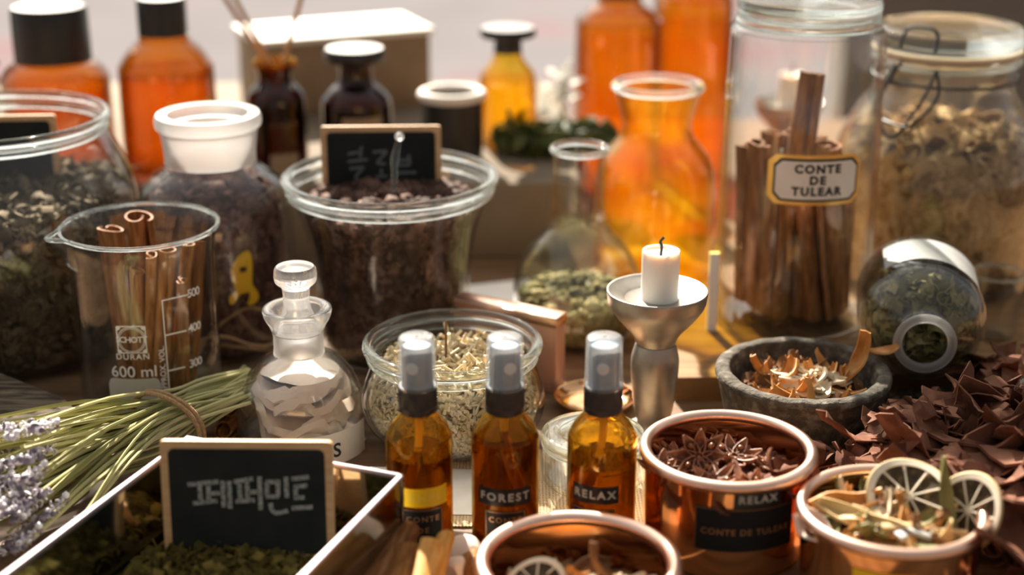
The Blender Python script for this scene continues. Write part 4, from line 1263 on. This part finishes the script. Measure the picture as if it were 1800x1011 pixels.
obj('lettering', wrap(place2(text_geo('CONTE DE TULEAR', .0050, .00012, 1.15), dy=-.001), rl_, a, z, .0008), M['ink_bronze'], lb)
zb = zr - .017
bed('bark_crumbs', 'dark red bark crumbs under the star anise', 'crumbs', P, inn, zb - .003, ['flake', 'blob'], .006, 260, 91, M['bark'])
# star anise
def star_anise(label, loc, q, s, seed):
    t = thing('star_anise', label, 'star anise', loc, 'star anise in the copper pot')
    t.rotation_mode = 'QUATERNION'; t.rotation_quaternion = q
    t.scale = (s, s, s)
    return t
def pod_geo(sd):
    rs = np.random.RandomState(sd)
    def fn(u, v):
        # an open boat: v runs round the hull from one lip to the other
        x_ = .0012 + .0150 * u
        w_ = .0030 * math.sin(PI * min(1, .12 + .88 * u)) ** .8 * (1 - .25 * u) + .0004
        a = PI * (1.0 + v)
        return (x_, w_ * math.cos(a), w_ * 1.5 * math.sin(a) + .0035 * u * u * (1 + rs.rand() * .02))
    return solid(grid(fn, 10, 6), .0006)
seed_me = mesh('seed', lathe(smooth_prof([(0, -.0021), (.0011, -.0014), (.0015, 0), (.0011, .0014), (0, .0021)], 3), 14), M['seed'])
pod_me = [mesh('pod', pod_geo(k), M['anise']) for k in range(3)]
an = []
def P3(x_, y_, z_): return P + Vector((x_, y_, z_))
for k, (x_, y_, z_, n_, s) in enumerate([(-.016, .000, zb + .013, (-.15, -.75, .62), 1.05), (.005, .008, zb + .010, (.1, -.2, 1), 1.0), (-.036, -.004, zb + .008, (.3, -.1, 1), .95), (-.010, -.018, zb + .007, (-.1, -.1, 1), .95),
                                         (.012, -.026, zb + .006, (.1, -.3, 1), 1.0), (-.002, .030, zb + .005, (0, .2, 1), .95), (-.028, .020, zb + .005, (.1, .1, 1), .9), (.026, .006, zb + .003, (.2, 0, 1), .9)]):
    lbl = 'star anise standing tilted on top of the copper pot heap' if k == 0 else 'brown star anise pod lying in the copper pot'
    sa = star_anise(lbl, P3(x_, y_, z_), quat(n_, rng.rand() * 6), s, k)
    for j in range(8):
        po = obj('pod', pod_me[j % 3], None, sa, rot=(0, rng.normal() * .14 - .05, 2 * PI * j / 8 + rng.normal() * .06))
        sc_ = .75 + .35 * rng.rand(); po.scale = (sc_, 1, 1)
        if j % 2 == 0: obj('seed', seed_me, None, po, loc=(.0085, 0, .0006), rot=(0, PI / 2, 0))
    obj('stalk', tube([(0, 0, -.001), (0, 0, -.006), (.001, 0, -.010)], [.0009, .0007, .0009], 6), M['anise'], sa)
bm_ = [mesh('bark', strip(.022 + .008 * rng.rand(), .011 + .003 * rng.rand(), .4 + .5 * rng.rand(), .3 * rng.normal(), .001, 500 + k, .15, 6, 3, .2, .05), M['bark']) for k in range(4)]
for k, (x_, y_, z_, rx, ry, rz_) in enumerate([(.004, -.012, zb + .008, 1.35, .1, 1.5), (.024, -.004, zb + .010, 1.2, .7, 1.2), (.030, -.010, zb + .006, 1.0, .4, 2.2), (.036, .006, zb + .003, .8, .2, .6), (.020, -.030, zb + .003, .5, .3, 2.6), (-.026, -.030, zb + .002, .4, .2, .3), (-.004, -.038, zb + .002, .6, .4, .8)]):
    o_ = bpy.data.objects.new('bark_chip', bm_[k % 4]); COL.objects.link(o_)
    o_.location = P3(x_, y_, z_); o_.rotation_euler = (rx, ry, rz_)
    tag(o_, 'red-brown bark chip among the star anise', 'bark chip', 'bark chips in the star anise pot')

# ---- right copper pot of peel and citrus
P = base(1562, 960, 1046, 0)
t, zr, rw, u, inn = pot('copper_pot', 'copper pot heaped with dried citrus slices beside the bark pile', 'pot', P, 1563, 897, 160, 150, .0022, .0034, M['copper'], M['copper_rim'], gC)
a, z, mp = surf(P, rw, 1500, 1008)
a, z, mp = surf(P, rw * .985, 1555, 1006)
obj('label', patch(110 * mp, 50 * mp, rw * .985, a, z - .008, .0006, thick=.0003), M['tape_yellow'], t)
zb = zr - .010
bed('leaf_crumbs', 'dark green leaf crumbs under the citrus slices', 'crumbs', P, inn, zb - .006, ['flake', 'curl', 'stick'], .008, 260, 101, M['leaf_green'])
def P4(x_, y_, z_): return P + Vector((x_, y_, z_))
citrus('dried citrus slice with pale pith propped on the far rim', P4(.011, .010, zb + .013), .0225, quat((-.1, -.62, .78), .3), 'citrus slices in the right copper pot', .12, 1)
citrus('smaller dried citrus slice standing at the right rim', P4(.040, .000, zb + .010), .0205, quat((-.72, -.52, .42), .8), 'citrus slices in the right copper pot', .1, 2)
citrus('dried citrus slice half buried in the right copper pot', P4(-.006, .002, zb + .004), .020, quat((.1, -.35, .9), 1.4), 'citrus slices in the right copper pot', .18, 3)
pm2 = [mesh('peel', strip(.030 + .012 * rng.rand(), .0075 + .003 * rng.rand(), .6 + 1.2 * rng.rand(), .8 * rng.normal(), .0012, 520 + k, .5, 9, 3, .5, .06), [M['peel_orange'], M['rind'], M['leaf_green'], M['peel_brown'], M['peel_pale']][k % 5]) for k in range(10)]
ra = inn[-1][0] - .013
drop(pm2, 'dried_peel', P, disc(40, ra, zb - .001, .008), 'dried peel strip in the copper pot of citrus slices', 'dried peel', 'peel strips in the right copper pot', .35)
for k, (x_, y_, z_, rz_, m_, L_) in enumerate([(.002, -.014, .007, .15, 'rind', .022), (.008, -.019, .006, -.5, 'paper_dimmed', .016), (.000, -.022, .006, -1.3, 'paper_dimmed', .008), (.026, -.016, .005, -.3, 'rind', .018), (.014, -.032, .004, .2, 'leaf_green', .016), (-.022, -.006, .007, -.6, 'rind', .016)]):
    o_ = obj('cut_twig', box(L_, .0045, .0025, .0005), M[m_], loc=P4(x_, y_, zb + z_), rot=(rng.normal() * .15, rng.normal() * .15, rz_))
    tag(o_, 'small cut stem piece on the citrus pot heap', 'dried stem', 'cut stems in the right copper pot')
o_ = obj('dried_leaf', strip(.046, .008, .5, .5, .001, 560, .7, 10, 3, .6, .04), M['leaf_green'], loc=P4(.028, -.002, zb + .017), rot=(.3, -1.15, 1.9))
tag(o_, 'upright green dried leaf between the two right citrus slices', 'dried leaf')
o_ = obj('dried_peel', strip(.040, .012, .7, .3, .0016, 561, .5, 10, 3, .8, .04), M['peel_orange'], loc=P4(-.022, .008, zb + .010), rot=(.5, -.1, .12))
tag(o_, 'plump golden peel lying at the left of the citrus pot', 'dried peel')
o_ = obj('dried_peel', strip(.048, .012, .5, .3, .0016, 562, .5, 10, 3, .8, .04), M['rind'], loc=P4(-.018, -.006, zb + .008), rot=(.4, .1, -.55))
tag(o_, 'long yellow-brown peel slanting across the citrus pot', 'dried peel')
o_ = obj('dried_peel', strip(.026, .014, 1.2, .3, .0012, 563, .3, 8, 3, .5, .05), M['driftpale'], loc=P4(-.042, -.012, zb + .006), rot=(.4, .3, -.9))
tag(o_, 'pale pinkish peel against the left wall of the citrus pot', 'dried peel')

# ---- front copper bowl
P = base(1016, 1000, 1108, 0)
t, zr, rw, u, inn = pot('copper_bowl', 'copper bowl nearest the viewer with one lemon slice', 'bowl', P, 1016, 992, 173, 160, .0022, .0040, M['copper'], M['copper_rim'], gC)
zb = zr - .024
bed('peel_crumbs', 'dark brown crumbs in the nearest copper bowl', 'crumbs', P, inn, zb - .002, ['flake', 'curl', 'blob'], .006, 240, 111, M['peel_brown'])
def P5(x_, y_, z_): return P + Vector((x_, y_, z_))
citrus('dried lemon slice lying in the nearest copper bowl', P5(-.021, .004, zb + .010), .0165, quat((-.05, -.35, .9), .2), 'citrus slices in the front copper bowl', .14, 4)
pm3 = [mesh('peel', strip(.024 + .012 * rng.rand(), .0085 + .003 * rng.rand(), .8 + 1.4 * rng.rand(), .7 * rng.normal(), .0013, 580 + k, .5, 9, 3, .5, .07), [M['peel_brown'], M['rind'], M['peel_pale'], M['peel_brown']][k % 4]) for k in range(8)]
drop(pm3, 'dried_peel', P, disc(26, inn[-1][0] - .014, zb + .002, .005), 'dried peel piece in the nearest copper bowl', 'dried peel', 'peel pieces in the front copper bowl', .4)
o_ = obj('dried_peel', strip(.016, .010, 1.8, .3, .002, 590, .4, 8, 3, .7, .04), M['peel_orange'], loc=P5(.000, .010, zb + .011), rot=(.3, .5, .4))
tag(o_, 'orange-edged peel curl beside the lemon slice', 'dried peel')
o_ = obj('cut_twig', strip(.034, .006, .5, .2, .003, 591, .3, 8, 3, .3, .03), M['peel_pale'], loc=P5(-.006, -.002, zb + .011), rot=(.1, -.1, .45))
tag(o_, 'pale pink stem lying across the lemon slice', 'dried stem')
o_ = obj('dried_leaf', strip(.034, .010, .9, .8, .0012, 592, .6, 10, 3, .5, .05), M['peel_brown'], loc=P5(.012, .010, zb + .018), rot=(.4, 1.1, .5))
tag(o_, 'dark dried leaf standing up in the nearest copper bowl', 'dried leaf')
for k, (x_, y_) in enumerate([(.028, .012), (.034, .006), (.022, .004)]):
    o_ = obj('dried_peel', strip(.016, .006, 1.0, .6, .002, 594 + k, .5, 8, 3, .5, .08), M['peel_pale'], loc=P5(x_, y_, zb + .009), rot=(rng.normal() * .3, rng.normal() * .3, rng.normal()))
    tag(o_, 'pale gnarled peel at the right of the nearest copper bowl', 'dried peel', 'pale peels at the right of the front bowl')

# ---- cinnamon quills lying at the front
gF = 'cinnamon sticks at the front'
def lay(px0, py0, px1, py1, z0_, z1_, r, label, mat='cinnamon_lit', dbl=False):
    quill(at(px0, py0, z0_), at(px1, py1, z1_), r, label, gF, M[mat], 1.15, dbl)
lay(640, 1075, 718, 936, .014, .022, .0105, 'added dim cinnamon stick standing for a reflection in the steel box wall', 'cinnamon')  # added stick in darker bark, stands for a reflection in the wall
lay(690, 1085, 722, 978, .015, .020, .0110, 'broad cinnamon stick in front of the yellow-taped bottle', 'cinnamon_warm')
lay(728, 1080, 752, 974, .016, .024, .0105, 'cinnamon stick coloured as brightly lit in front of the yellow-taped bottle')
lay(750, 1070, 786, 944, .012, .030, .0058, 'slim cinnamon stick leaning right of the brightly lit-coloured one')
for k, (px, py, s) in enumerate([(812, 975, 1.0), (800, 1005, .8), (828, 1000, .9)]):
    pz = at(px, py, .010)
    g = lathe(smooth_prof([(0, -.014), (.007, -.010), (.010, -.002), (.009, .006), (.005, .012), (0, .014)], 3), 28)
    rs = np.random.RandomState(600 + k)
    g = ([(x_ * (1 + .18 * math.sin(3 * z_ / .006 + k)), y_ * (1 + .15 * math.sin(2 * math.atan2(y_, x_) + k)), z_) for x_, y_, z_ in g[0]], g[1])
    o_ = obj('dried_root', g, M['driftpale'] if k < 2 else M['cinnamon_warm'], loc=pz, rot=(1.2, .3 * k, .7 + k)); o_.scale = (s, s, s)
    tag(o_, 'knobbly dried root left of the nearest copper bowl', 'dried root', 'knobbly roots beside the front bowl')
# two quills end-on behind the chalkboard
for k, (px, py, z_) in enumerate([(394, 757, .0085), (402, 716, .0225)]):
    e0 = at(px, py, z_)
    quill(e0, e0 + Vector((.012, .060, 0)), .0078 - .0016 * k, ('lower' if k == 0 else 'upper') + ' cinnamon stick seen end-on behind the front chalkboard', 'cinnamon sticks end-on', M['cinnamon_warm'], 1.5, False)

# ================================================================== glass box with moss and the front chalkboard
BH = .058
TLc, TRc = at(330, 768, BH), at(705, 835, BH)
ux = (TRc - TLc); bw = Vector((ux.x, ux.y)).length; ang = math.atan2(ux.y, ux.x)
BD = .22
mid = (TLc + TRc) / 2
bx = thing('steel_box', 'open polished steel box with bright edges holding moss and chalkboard', 'box', (mid.x, mid.y, 0), rot=(0, 0, ang))
# local: x along back edge, -y toward the viewer
tk = .002
obj('base_panel', shift(box(bw, BD, .002), (0, -BD / 2, 0)), M['steel'], bx)
obj('side_panel', shift(box(bw - .004, tk, BH - .004), (0, -.001, .002)), M['steel'], bx)
obj('side_panel', shift(box(tk, BD - .004, BH - .004), (-bw / 2 + .001, -BD / 2, .002)), M['steel'], bx)
obj('side_panel', shift(box(tk, BD - .004, BH - .004), (bw / 2 - .001, -BD / 2, .002)), M['steel'], bx)
obj('side_panel', shift(box(bw - .004, tk, BH - .004), (0, -BD + .001, .002)), M['steel'], bx)
for nm, sx_, sy_, px_, py_ in (('edge_strip', bw + .002, .0020, 0, 0), ('edge_strip', .0020, BD, -bw / 2, -BD / 2), ('edge_strip', .0028, BD, bw / 2, -BD / 2), ('edge_strip', bw + .003, .0032, 0, -BD)):
    obj(nm, shift(box(sx_, sy_, .0022, .0005), (px_, py_, BH - .0018)), M['foil'], bx)
for sx in (-1, 1):
    for y_ in (0, -BD):
        obj('corner_strip', shift(box(.0022, .0022, BH - .002, .0004), (sx * (bw / 2), y_, 0)), M['steel'], bx)
mossz = .013
cs_, sn_ = math.cos(ang), math.sin(ang)
pts = []
for _ in range(5200):
    x_, y_ = (rng.rand() - .5) * (bw - .020), -.010 - rng.rand() * (BD - .020)
    pts.append((x_, y_, mossz + .004 * rng.rand() + .003 * math.sin(60 * x_) * math.sin(50 * y_)))
gm = join(shift(box(bw - .010, BD - .010, mossz - .003), (0, -BD / 2, .003)), scatter(pts, ['curl', 'flake', 'stick', 'stick'], .0048, 700, .3))
mo = obj('moss', gm, M['moss'], loc=(mid.x, mid.y, 0), rot=(0, 0, ang), sharp=60)
tag(mo, 'dry green moss covering the bottom of the steel box', 'moss', kind='stuff')
_c = at(439, 966, mossz + .006); _c.z -= .007
mpp = depth(_c, _c.z + .03) / FPX
_hh = zat(_c, 770) - _c.z
chalk_sign('chalkboard_sign', 'black chalkboard with wooden edge standing on moss in the steel box', _c, 303 * mpp, _hh * .93, R(6), R(-1),
           strokes_px(MINT, 310, 800, 6.207, 439, 867, mpp, _hh * .505, 1.06), 55 / 6.207 * mpp * .92, M['chalk'])

# ================================================================== lavender bundle
Tt = at(292, 748, .024)
lv = thing('lavender_bundle', 'bundle of dried lavender tied with jute in front of the beaker', 'lavender bundle', Tt)
def head_geo(Ln, sd):
    rs = np.random.RandomState(sd)
    pts = []
    for w_ in range(int(Ln / .0042)):
        for j in range(5):
            a = j * 1.257 + w_ * .6 + rs.rand() * .4
            rr_ = .0026 * (1 - .5 * abs(w_ * .0042 / Ln * 2 - .8))
            pts.append((rr_ * math.cos(a), rr_ * math.sin(a), w_ * .0048 + rs.rand() * .002))
    return scatter(pts, ['blob', 'flake', 'flake'], .0019, sd)
heads = [mesh('flower_head', head_geo(.022 + .004 * k, 800 + k), M['flower'], 60) for k in range(5)]
NS = 92
for k in range(NS):
    f_ = (k + .5) / NS
    # fan position: 0 = far/top, 1 = near/low
    f_ = min(max(f_ + rng.normal() * .04, 0), 1)
    a = rng.rand() * 6.28; q = math.sqrt(rng.rand())
    off = Vector((.004 * q * math.cos(a), (.5 - f_) * .050 + .004 * q * math.cos(a), .019 * q * math.sin(a) * .9))
    tie = Tt + off; tie.z = max(tie.z, .004)
    endp = at(436 + rng.normal() * 12, 652 + f_ * 42 + rng.normal() * 7, .020 + rng.rand() * .022)
    py = 742 + f_ * 215 + rng.normal() * 10
    px = -150 + 230 * rng.rand() + 45 * f_
    zh = max(.006, .050 * (1 - f_) + .004 + rng.rand() * .014)
    hd = at(px, py, zh)
    if hd.z < .034:
        sl_lim = .034 if at(px, py, 0).y > .90 else .006
        hd = at(px, py, max(hd.z, sl_lim))
    mid_ = tie * .55 + hd * .45 + Vector((0, rng.normal() * .003, .005))
    pth = curve([endp, tie * .6 + endp * .4 + Vector((0, 0, .002)), tie, mid_, hd], 4)
    pth = [Vector((p.x, p.y, max(p.z, .0022))) - Tt for p in pth]
    s_ = obj('stem', tube(pth, [.0009 + .0004 * rng.rand()] * len(pth), 5), M['stem'], lv)
    d_ = (pth[-1] - pth[-2]).normalized()
    if k % 9 in (1, 3, 5, 7): continue
    h_ = obj('flower_head', heads[k % 5], None, s_)
    h_.rotation_mode = 'QUATERNION'
    h_.rotation_quaternion = d_.to_track_quat('Z', 'Y')
    h_.location = pth[-1] - d_ * (.004 + .012 * rng.rand()) + Vector((0, 0, .002))
for k in range(2):
    ring_ = []
    dirn = (at(430, 660, .03) - at(100, 840, .02)).normalized()
    sd_ = Vector((-dirn.y, dirn.x, 0)).normalized()
    for j in range(33):
        a = 2 * PI * j / 32
        ring_.append(sd_ * (.0315 * math.cos(a)) + Vector((0, 0, -.001 + .0225 * math.sin(a))) + dirn * (.0035 * (k - .5) + .001 * math.sin(3 * a)))
    obj('twine', tube(ring_, .0016, 8), M['twine'], lv)
# loose jute loops behind
P0 = at(418, 640, .012)
cl = [(-.030, -.010, .004), (-.018, .012, .018), (.004, .020, .030), (.022, .012, .026), (.024, .004, .010), (.010, -.002, .010), (-.012, .000, .016), (-.034, -.004, .012), (-.020, .010, .006), (.010, .006, .004), (.026, .0, .006)]
tw = obj('jute_twine', tube(curve(cl, 7), .0013, 8), M['twine'], loc=P0 + Vector((0, .012, 0)))
tag(tw, 'loose loop of brown jute twine behind the stoppered bottle', 'twine')

# ================================================================== odd pieces between the jars
# copper panel block behind the bowl of straw
A_, B_ = atd(796, 523, 1.084), atd(980, 568, 1.046)
hh = (A_.z + B_.z) / 2
v_ = Vector((B_.x - A_.x, B_.y - A_.y)); L_ = v_.length
an_ = math.atan2(v_.y, v_.x)
cp = thing('copper_tin', 'rosy copper tin box with bright edge behind the straw jar', 'tin', ((A_.x + B_.x) / 2, (A_.y + B_.y) / 2, 0), rot=(0, 0, an_))
obj('body', shift(box(L_ - .002, .014, hh - .005, .001), (0, .007, 0)), M['copper_plate'], cp)
obj('lid', shift(box(L_, .016, .008, .0015), (0, .007, hh - .006)), M['copper_rim'], cp)
P = at(1046, 716, 0)
tr_ = thing('copper_dish', 'flat copper dish on the table left of the candlestick', 'dish', P)
obj('plate', lathe(smooth_prof([(0, .001), (.018, .001), (.024, .003), (.0275, .008), (.028, .0085), (.027, .0088), (.0235, .0045), (.018, .0028), (0, .0028)], 2), 56), M['copper'], tr_)

# herb spilled on the plank under the tipped jar
pts = []
Ph = at(1640, 690, 0)
for _ in range(1700):
    a, q = rng.rand() * 6.28, math.sqrt(rng.rand())
    x_, y_ = .052 * q * math.cos(a), .024 * q * math.sin(a)
    pts.append((x_, y_, .0015 + .005 * (1 - q) * rng.rand() + .001 * rng.rand()))
ho = obj('spilled_herb', scatter(pts, ['flake', 'curl', 'stick'], .0038, 900, .4), M['herb_grey'], loc=Ph, sharp=60)
tag(ho, 'grey-green herb spilled in front of the tipped jar mouth', 'herb', kind='stuff')

# red-brown bark pile
Pb = at(1720, 860, 0)
gb = []
def mound(x_, y_):
    q = (x_ / .16) ** 2 + (y_ / .17) ** 2
    return .034 * max(0, 1 - q)
def okb(x_, y_):
    X, Y = Pb.x + x_, Pb.y + y_
    if Y > .958 or math.hypot(X - Mo.x, Y - Mo.y) < .048: return False
    c = base(1562, 960, 1046, 0)
    if math.hypot(X - c.x, Y - c.y) < .064: return False
    c = base(1411, 660, 772, 0)
    if math.hypot(X - c.x, Y - c.y) < .070: return False
    c = CPa
    if math.hypot(X - c.x, Y - c.y) < .062: return False
    return math.hypot(x_ / .155, y_ / .165) < 1
pts = []
while len(pts) < 950:
    x_, y_ = (rng.rand() - .5) * .34, (rng.rand() - .5) * .36
    if okb(x_, y_): pts.append((x_, y_, mound(x_, y_) * (.3 + .95 * rng.rand()) + .005))
gb = scatter(pts, ['flake', 'stick', 'flake', 'stick', 'curl'], .011, 910, .3)
gb = ([(p[0], p[1], max(p[2], .0008)) for p in gb[0]], gb[1])
bb = obj('bark_shreds', gb, M['bark'], loc=Pb, sharp=60)
tag(bb, 'small red-brown bark shreds between the larger flakes', 'bark shreds', kind='stuff')
fm = [mesh('flake', strip(.026 + .024 * rng.rand(), .014 + .014 * rng.rand(), .4 + 1.0 * rng.rand() * (1 if k % 2 else -1), .6 * rng.normal(), .0010, 620 + k, .25 * rng.rand(), 6, 3, .25 * rng.normal(), .13), M['bark'], 20) for k in range(14)]
n = 0
tries = 0
while n < 150 and tries < 4000:
    tries += 1
    x_, y_ = (rng.rand() - .5) * .33, (rng.rand() - .5) * .34
    if not okb(x_ - .004, y_): continue
    o_ = bpy.data.objects.new('bark_flake', fm[n % 14]); COL.objects.link(o_)
    o_.location = Pb + Vector((x_, y_, mound(x_, y_) + .012 + .010 * rng.rand()))
    o_.rotation_euler = (rng.normal() * .45, rng.normal() * .45, rng.rand() * 6.28)
    tag(o_, 'curled red-brown bark flake in the loose pile at right', 'bark flake', 'red-brown bark flakes in the pile')
    n += 1
for k, (px, py, rx, ry, rz_, sc_) in enumerate([(1775, 705, 1.2, .1, .3, 1.0), (1700, 728, .5, .1, .1, 1.5), (1735, 800, .8, .2, 2.3, 1.8), (1765, 885, .7, .3, 2.0, 1.9), (1640, 775, .9, .2, .9, 1.1), (1785, 960, .6, .2, 1.2, 1.7), (1790, 790, .7, -.2, .6, 1.6), (1690, 790, .5, .1, 2.8, 1.4)]):
    q_ = at(px, py, .044)
    o_ = bpy.data.objects.new('bark_flake', fm[(k * 3) % 14]); COL.objects.link(o_)
    o_.location = q_; o_.rotation_euler = (rx, ry, rz_); o_.scale = (sc_, sc_, sc_)
    tag(o_, 'large upright red-brown bark flake topping the pile at right', 'bark flake', 'large bark flakes on top of the pile')
q_ = at(1790, 730, .040)
vi = thing('glass_vial', 'small clear glass vial half in view on the bark pile', 'vial', q_, rot=(.35, .15, 0))
pv = smooth_prof([(.0085, .0), (.0092, .002), (.0092, .024), (.0070, .029), (.0062, .032), (.0078, .035)], 2)
obj('body', lathe([(0, 0)] + pv + [(max(q[0] - .0012, 0), q[1]) for q in pv[::-1] if q[1] > .002] + [(0, .0018)], 40), M['glass'], vi)

# ================================================================== rear row on the step
def rear_bottle(name, label, cat, xm, ym, yb, z0, prof, mat, cap=None, capmat=None, capname='cap', wall=.0022, group=None, rim=None, plain=False):
    t, P, o, i = vessel(name, label, cat, xm, ym, yb, z0, prof, wall, mat, rim, 56, group)
    if cap:
        c = conv(P, cap)
        obj(capname, lathe([(0, c[0][1])] + smooth_prof(c, 2) + [(0, c[-1][1])], 56), capmat, t)
    return t, P, o, i
gA = 'blurred amber bottles in the rear'
def liquid(t, P, i, py, mat):
    zl = zat(P, py) - P.z
    li = [(q[0] + .0002, q[1]) for q in i if q[1] < zl]
    lr = np.interp(zl, [q[1] for q in i], [q[0] for q in i])
    obj('liquid', lathe([(0, li[0][1] - .0002)] + li + [(lr, zl), (0, zl)], 56), mat, t)
M['liquid_orange'] = thin_glass('orange_liquid', clear=(.76, .54, .28), edge=(.42, .20, .06), refl=.03, dust=.05, redge=.3)
M['liquid_gold'] = thin_glass('golden_liquid', clear=(.98, .82, .38), edge=(.80, .48, .10), refl=.03, dust=.04, redge=.3)

t, P, o, i = rear_bottle('amber_bottle', 'blurred amber bottle with black cap at the far left', 'bottle', 104, 200, 292, RZ,
    [(86, 292), (92, 280), (93, 150), (90, 128), (76, 112), (62, 104)], M['amber_far'], [(66, 104), (66, 20), (60, 12)], M['cap_black'], group=gA)
liquid(t, P, i, 150, M['liquid_orange'])
t, P, o, i = rear_bottle('amber_bottle', 'large blurred amber bottle with black cap behind the frosted-neck jar', 'bottle', 298, 200, 292, RZ,
    [(76, 292), (82, 280), (83, 130), (79, 108), (62, 84), (46, 70), (43, 58)], M['amber_far'], [(43, 60), (43, 2), (40, -4)], M['cap_black'], group=gA)
liquid(t, P, i, 120, M['liquid_orange'])
obj('label', patch(.045, .050, conv(P, [(83, 200)])[0][0], facing(P) + .5, conv(P, [(0, 215)])[0][1], .0004), M['tape_yellow'], t)  # bright yellow-orange patch set on the lower right wall
t, P, o, i = rear_bottle('reed_bottle', 'dark amber diffuser bottle with open orange neck and reeds', 'bottle', 488, 220, 296, RZ,
    [(46, 296), (51, 288), (52, 185), (48, 162), (34, 146), (30, 138), (32, 124), (36, 110)], M['brown_far'], rim=(0, .003, M['amber_rim']))
liquid(t, P, i, 170, M['brown_far'])
obj('label', patch(.026, .044, conv(P, [(51, 250)])[0][0], facing(P) + .2, conv(P, [(0, 250)])[0][1], .0004), M['card'], t)
zt = o[-1][1]
for k, (px, py) in enumerate([(372, -40), (398, -30), (545, -60)]):
    d_ = depth(P, P.z + zt)
    e1 = atd(px, py, d_ + (.01 if k < 2 else -.005))
    b0 = P + Vector(((.006, .010, -.006)[k], (.010, -.010, .0)[k], .012))
    lbl = ['left reed stick leaning out of the diffuser bottle', 'inner reed stick leaning left out of the diffuser bottle', 'reed stick leaning right out of the diffuser bottle'][k]
    nk_ = P + Vector(((-.009, -.002, .008)[k], (.006, -.006, .0)[k], zt))
    tag(obj('reed_stick', tube([b0, nk_, e1], .0022, 8), M['reed']), lbl, 'reed', 'reeds in the diffuser bottle')
t, P, o, i = rear_bottle('dark_bottle', 'dark brown bottle with wide pale-lit lid in front of the box', 'bottle', 627, 200, 292, RZ,
    [(57, 292), (62, 284), (62, 190), (58, 170), (42, 152), (31, 142), (30, 112)], M['brown_far'], [(30, 112), (50, 106), (54, 100), (54, 90), (50, 84)], M['cap_black'], 'lid')
liquid(t, P, i, 180, M['brown_far'])
obj('label', patch(.036, .018, conv(P, [(62, 215)])[0][0], facing(P) + .15, conv(P, [(0, 212)])[0][1], .0004), M['card'], t)
t, P, o, i = rear_bottle('dark_cup', 'dark cup with pale rim right of the dark bottle', 'cup', 795, 220, 278, RZ,
    [(48, 278), (53, 270), (54, 200), (54, 166)], M['cap_black'], rim=(0, .0045, M['paper_cream']))
t, P, o, i = rear_bottle('amber_bottle', 'small blurred amber bottle with white-lit disc stopper beside green leaves', 'bottle', 893, 170, 248, RZ,
    [(46, 248), (50, 240), (51, 150), (46, 126), (32, 108), (26, 98), (25, 90)], M['yellow_far'], [(25, 92), (24, 72), (26, 68), (46, 64), (50, 56), (46, 48)], M['cap_black'], 'stopper', group=gA)
liquid(t, P, i, 135, M['liquid_gold'])
t, P, o, i = rear_bottle('amber_bottle', 'tall blurred amber bottle behind the wide-mouthed amber jar', 'bottle', 1085, 150, 330, 0,
    [(70, 330), (76, 320), (76, 60), (72, 38), (56, 16), (40, 4), (37, -10)], M['amber_far'], [(40, -6), (40, -60), (36, -64)], M['cap_black'], group=gA)
liquid(t, P, i, 70, M['liquid_gold'])
t, P, o, i = rear_bottle('amber_bottle', 'tallest blurred amber bottle left of the cinnamon jar', 'bottle', 1214, 150, 305, 0,
    [(64, 305), (70, 296), (70, 20), (66, -4), (50, -24), (36, -34)], M['amber_far'], [(38, -34), (38, -84), (34, -90)], M['cap_black'], group=gA)
liquid(t, P, i, 40, M['liquid_gold'])

# white-lidded box
A_, B_ = atd(452, 78, 1.50), atd(764, 54, 1.57)
v_ = Vector((B_.x - A_.x, B_.y - A_.y)); L_ = v_.length
wb = thing('gift_box', 'kraft card box with cream lid behind the dark bottles', 'box', (A_.x, A_.y, RZ), rot=(0, 0, math.atan2(v_.y, v_.x)))
hz = (A_.z + B_.z) / 2 - RZ
obj('body', shift(box(L_ - .008, .092, hz - .001, .001), (L_ / 2, .05, 0)), M['card'], wb)
obj('lid', shift(box(L_, .10, .006, .0012), (L_ / 2, .05, hz - .003)), M['cream_lid'], wb)

# greenery
def leaves(name, label, n, spread, loc, size, seed, zmin=.014):
    rs = np.random.RandomState(seed)
    pts = [(rs.normal() * spread[0], rs.normal() * spread[1], max(zmin, abs(rs.normal()) * spread[2])) for _ in range(n)]
    pts = [p for p in pts if abs(p[0]) < spread[0] * 1.6 and abs(p[1]) < spread[1] * 1.2]
    st = [tube([(rs.normal() * spread[0] * .3, rs.normal() * spread[1] * .3, .002), (rs.normal() * spread[0] * .7, rs.normal() * spread[1], zmin * .5 + abs(rs.normal()) * spread[2])], .0012, 5) for _ in range(n // 12)]
    o = obj(name, join(scatter(pts, ['flake'], size, seed, .2), *st), M['leaf'], loc=loc, sharp=60)
    return tag(o, label, 'leaves', kind='stuff')
leaves('green_leaves', 'dark green leaves lying at the foot of the small amber bottle', 300, (.030, .018, .010), at(974, 268, RZ), .014, 31)
leaves('leafy_branch', 'blurred green branch at the far left edge behind the bottle', 260, (.024, .020, .085), at(-70, 250, RZ), .013, 32)
for k, (px, py, z_) in enumerate([(950, 196, .085), (985, 168, .098), (992, 140, .108)]):
    d_ = at(975, 232, RZ)
    q_ = atd(px, py, depth(d_, .09))
    t = thing('white_blossom', 'white blurred blossom above the green leaves', 'blossom', q_, 'white blossoms beside the amber bottle')
    for j in range(5):
        obj('petal', strip(.022, .014, .6, .2, .0008, 950 + j, .7, 6, 3, .3, .02), M['petal_white'], t, loc=(.009 * math.cos(j * 1.257), .003 * math.sin(j * 1.257) - .003, .009 * math.sin(j * 1.257)), rot=(.3, -j * 1.257, .2))
    obj('stalk', tube(curve([(0, .001, 0), (.002, .004, -(q_.z - RZ) * .5), (0, .006, -(q_.z - RZ) + .001)], 4), .0011, 6), M['leaf'], t)
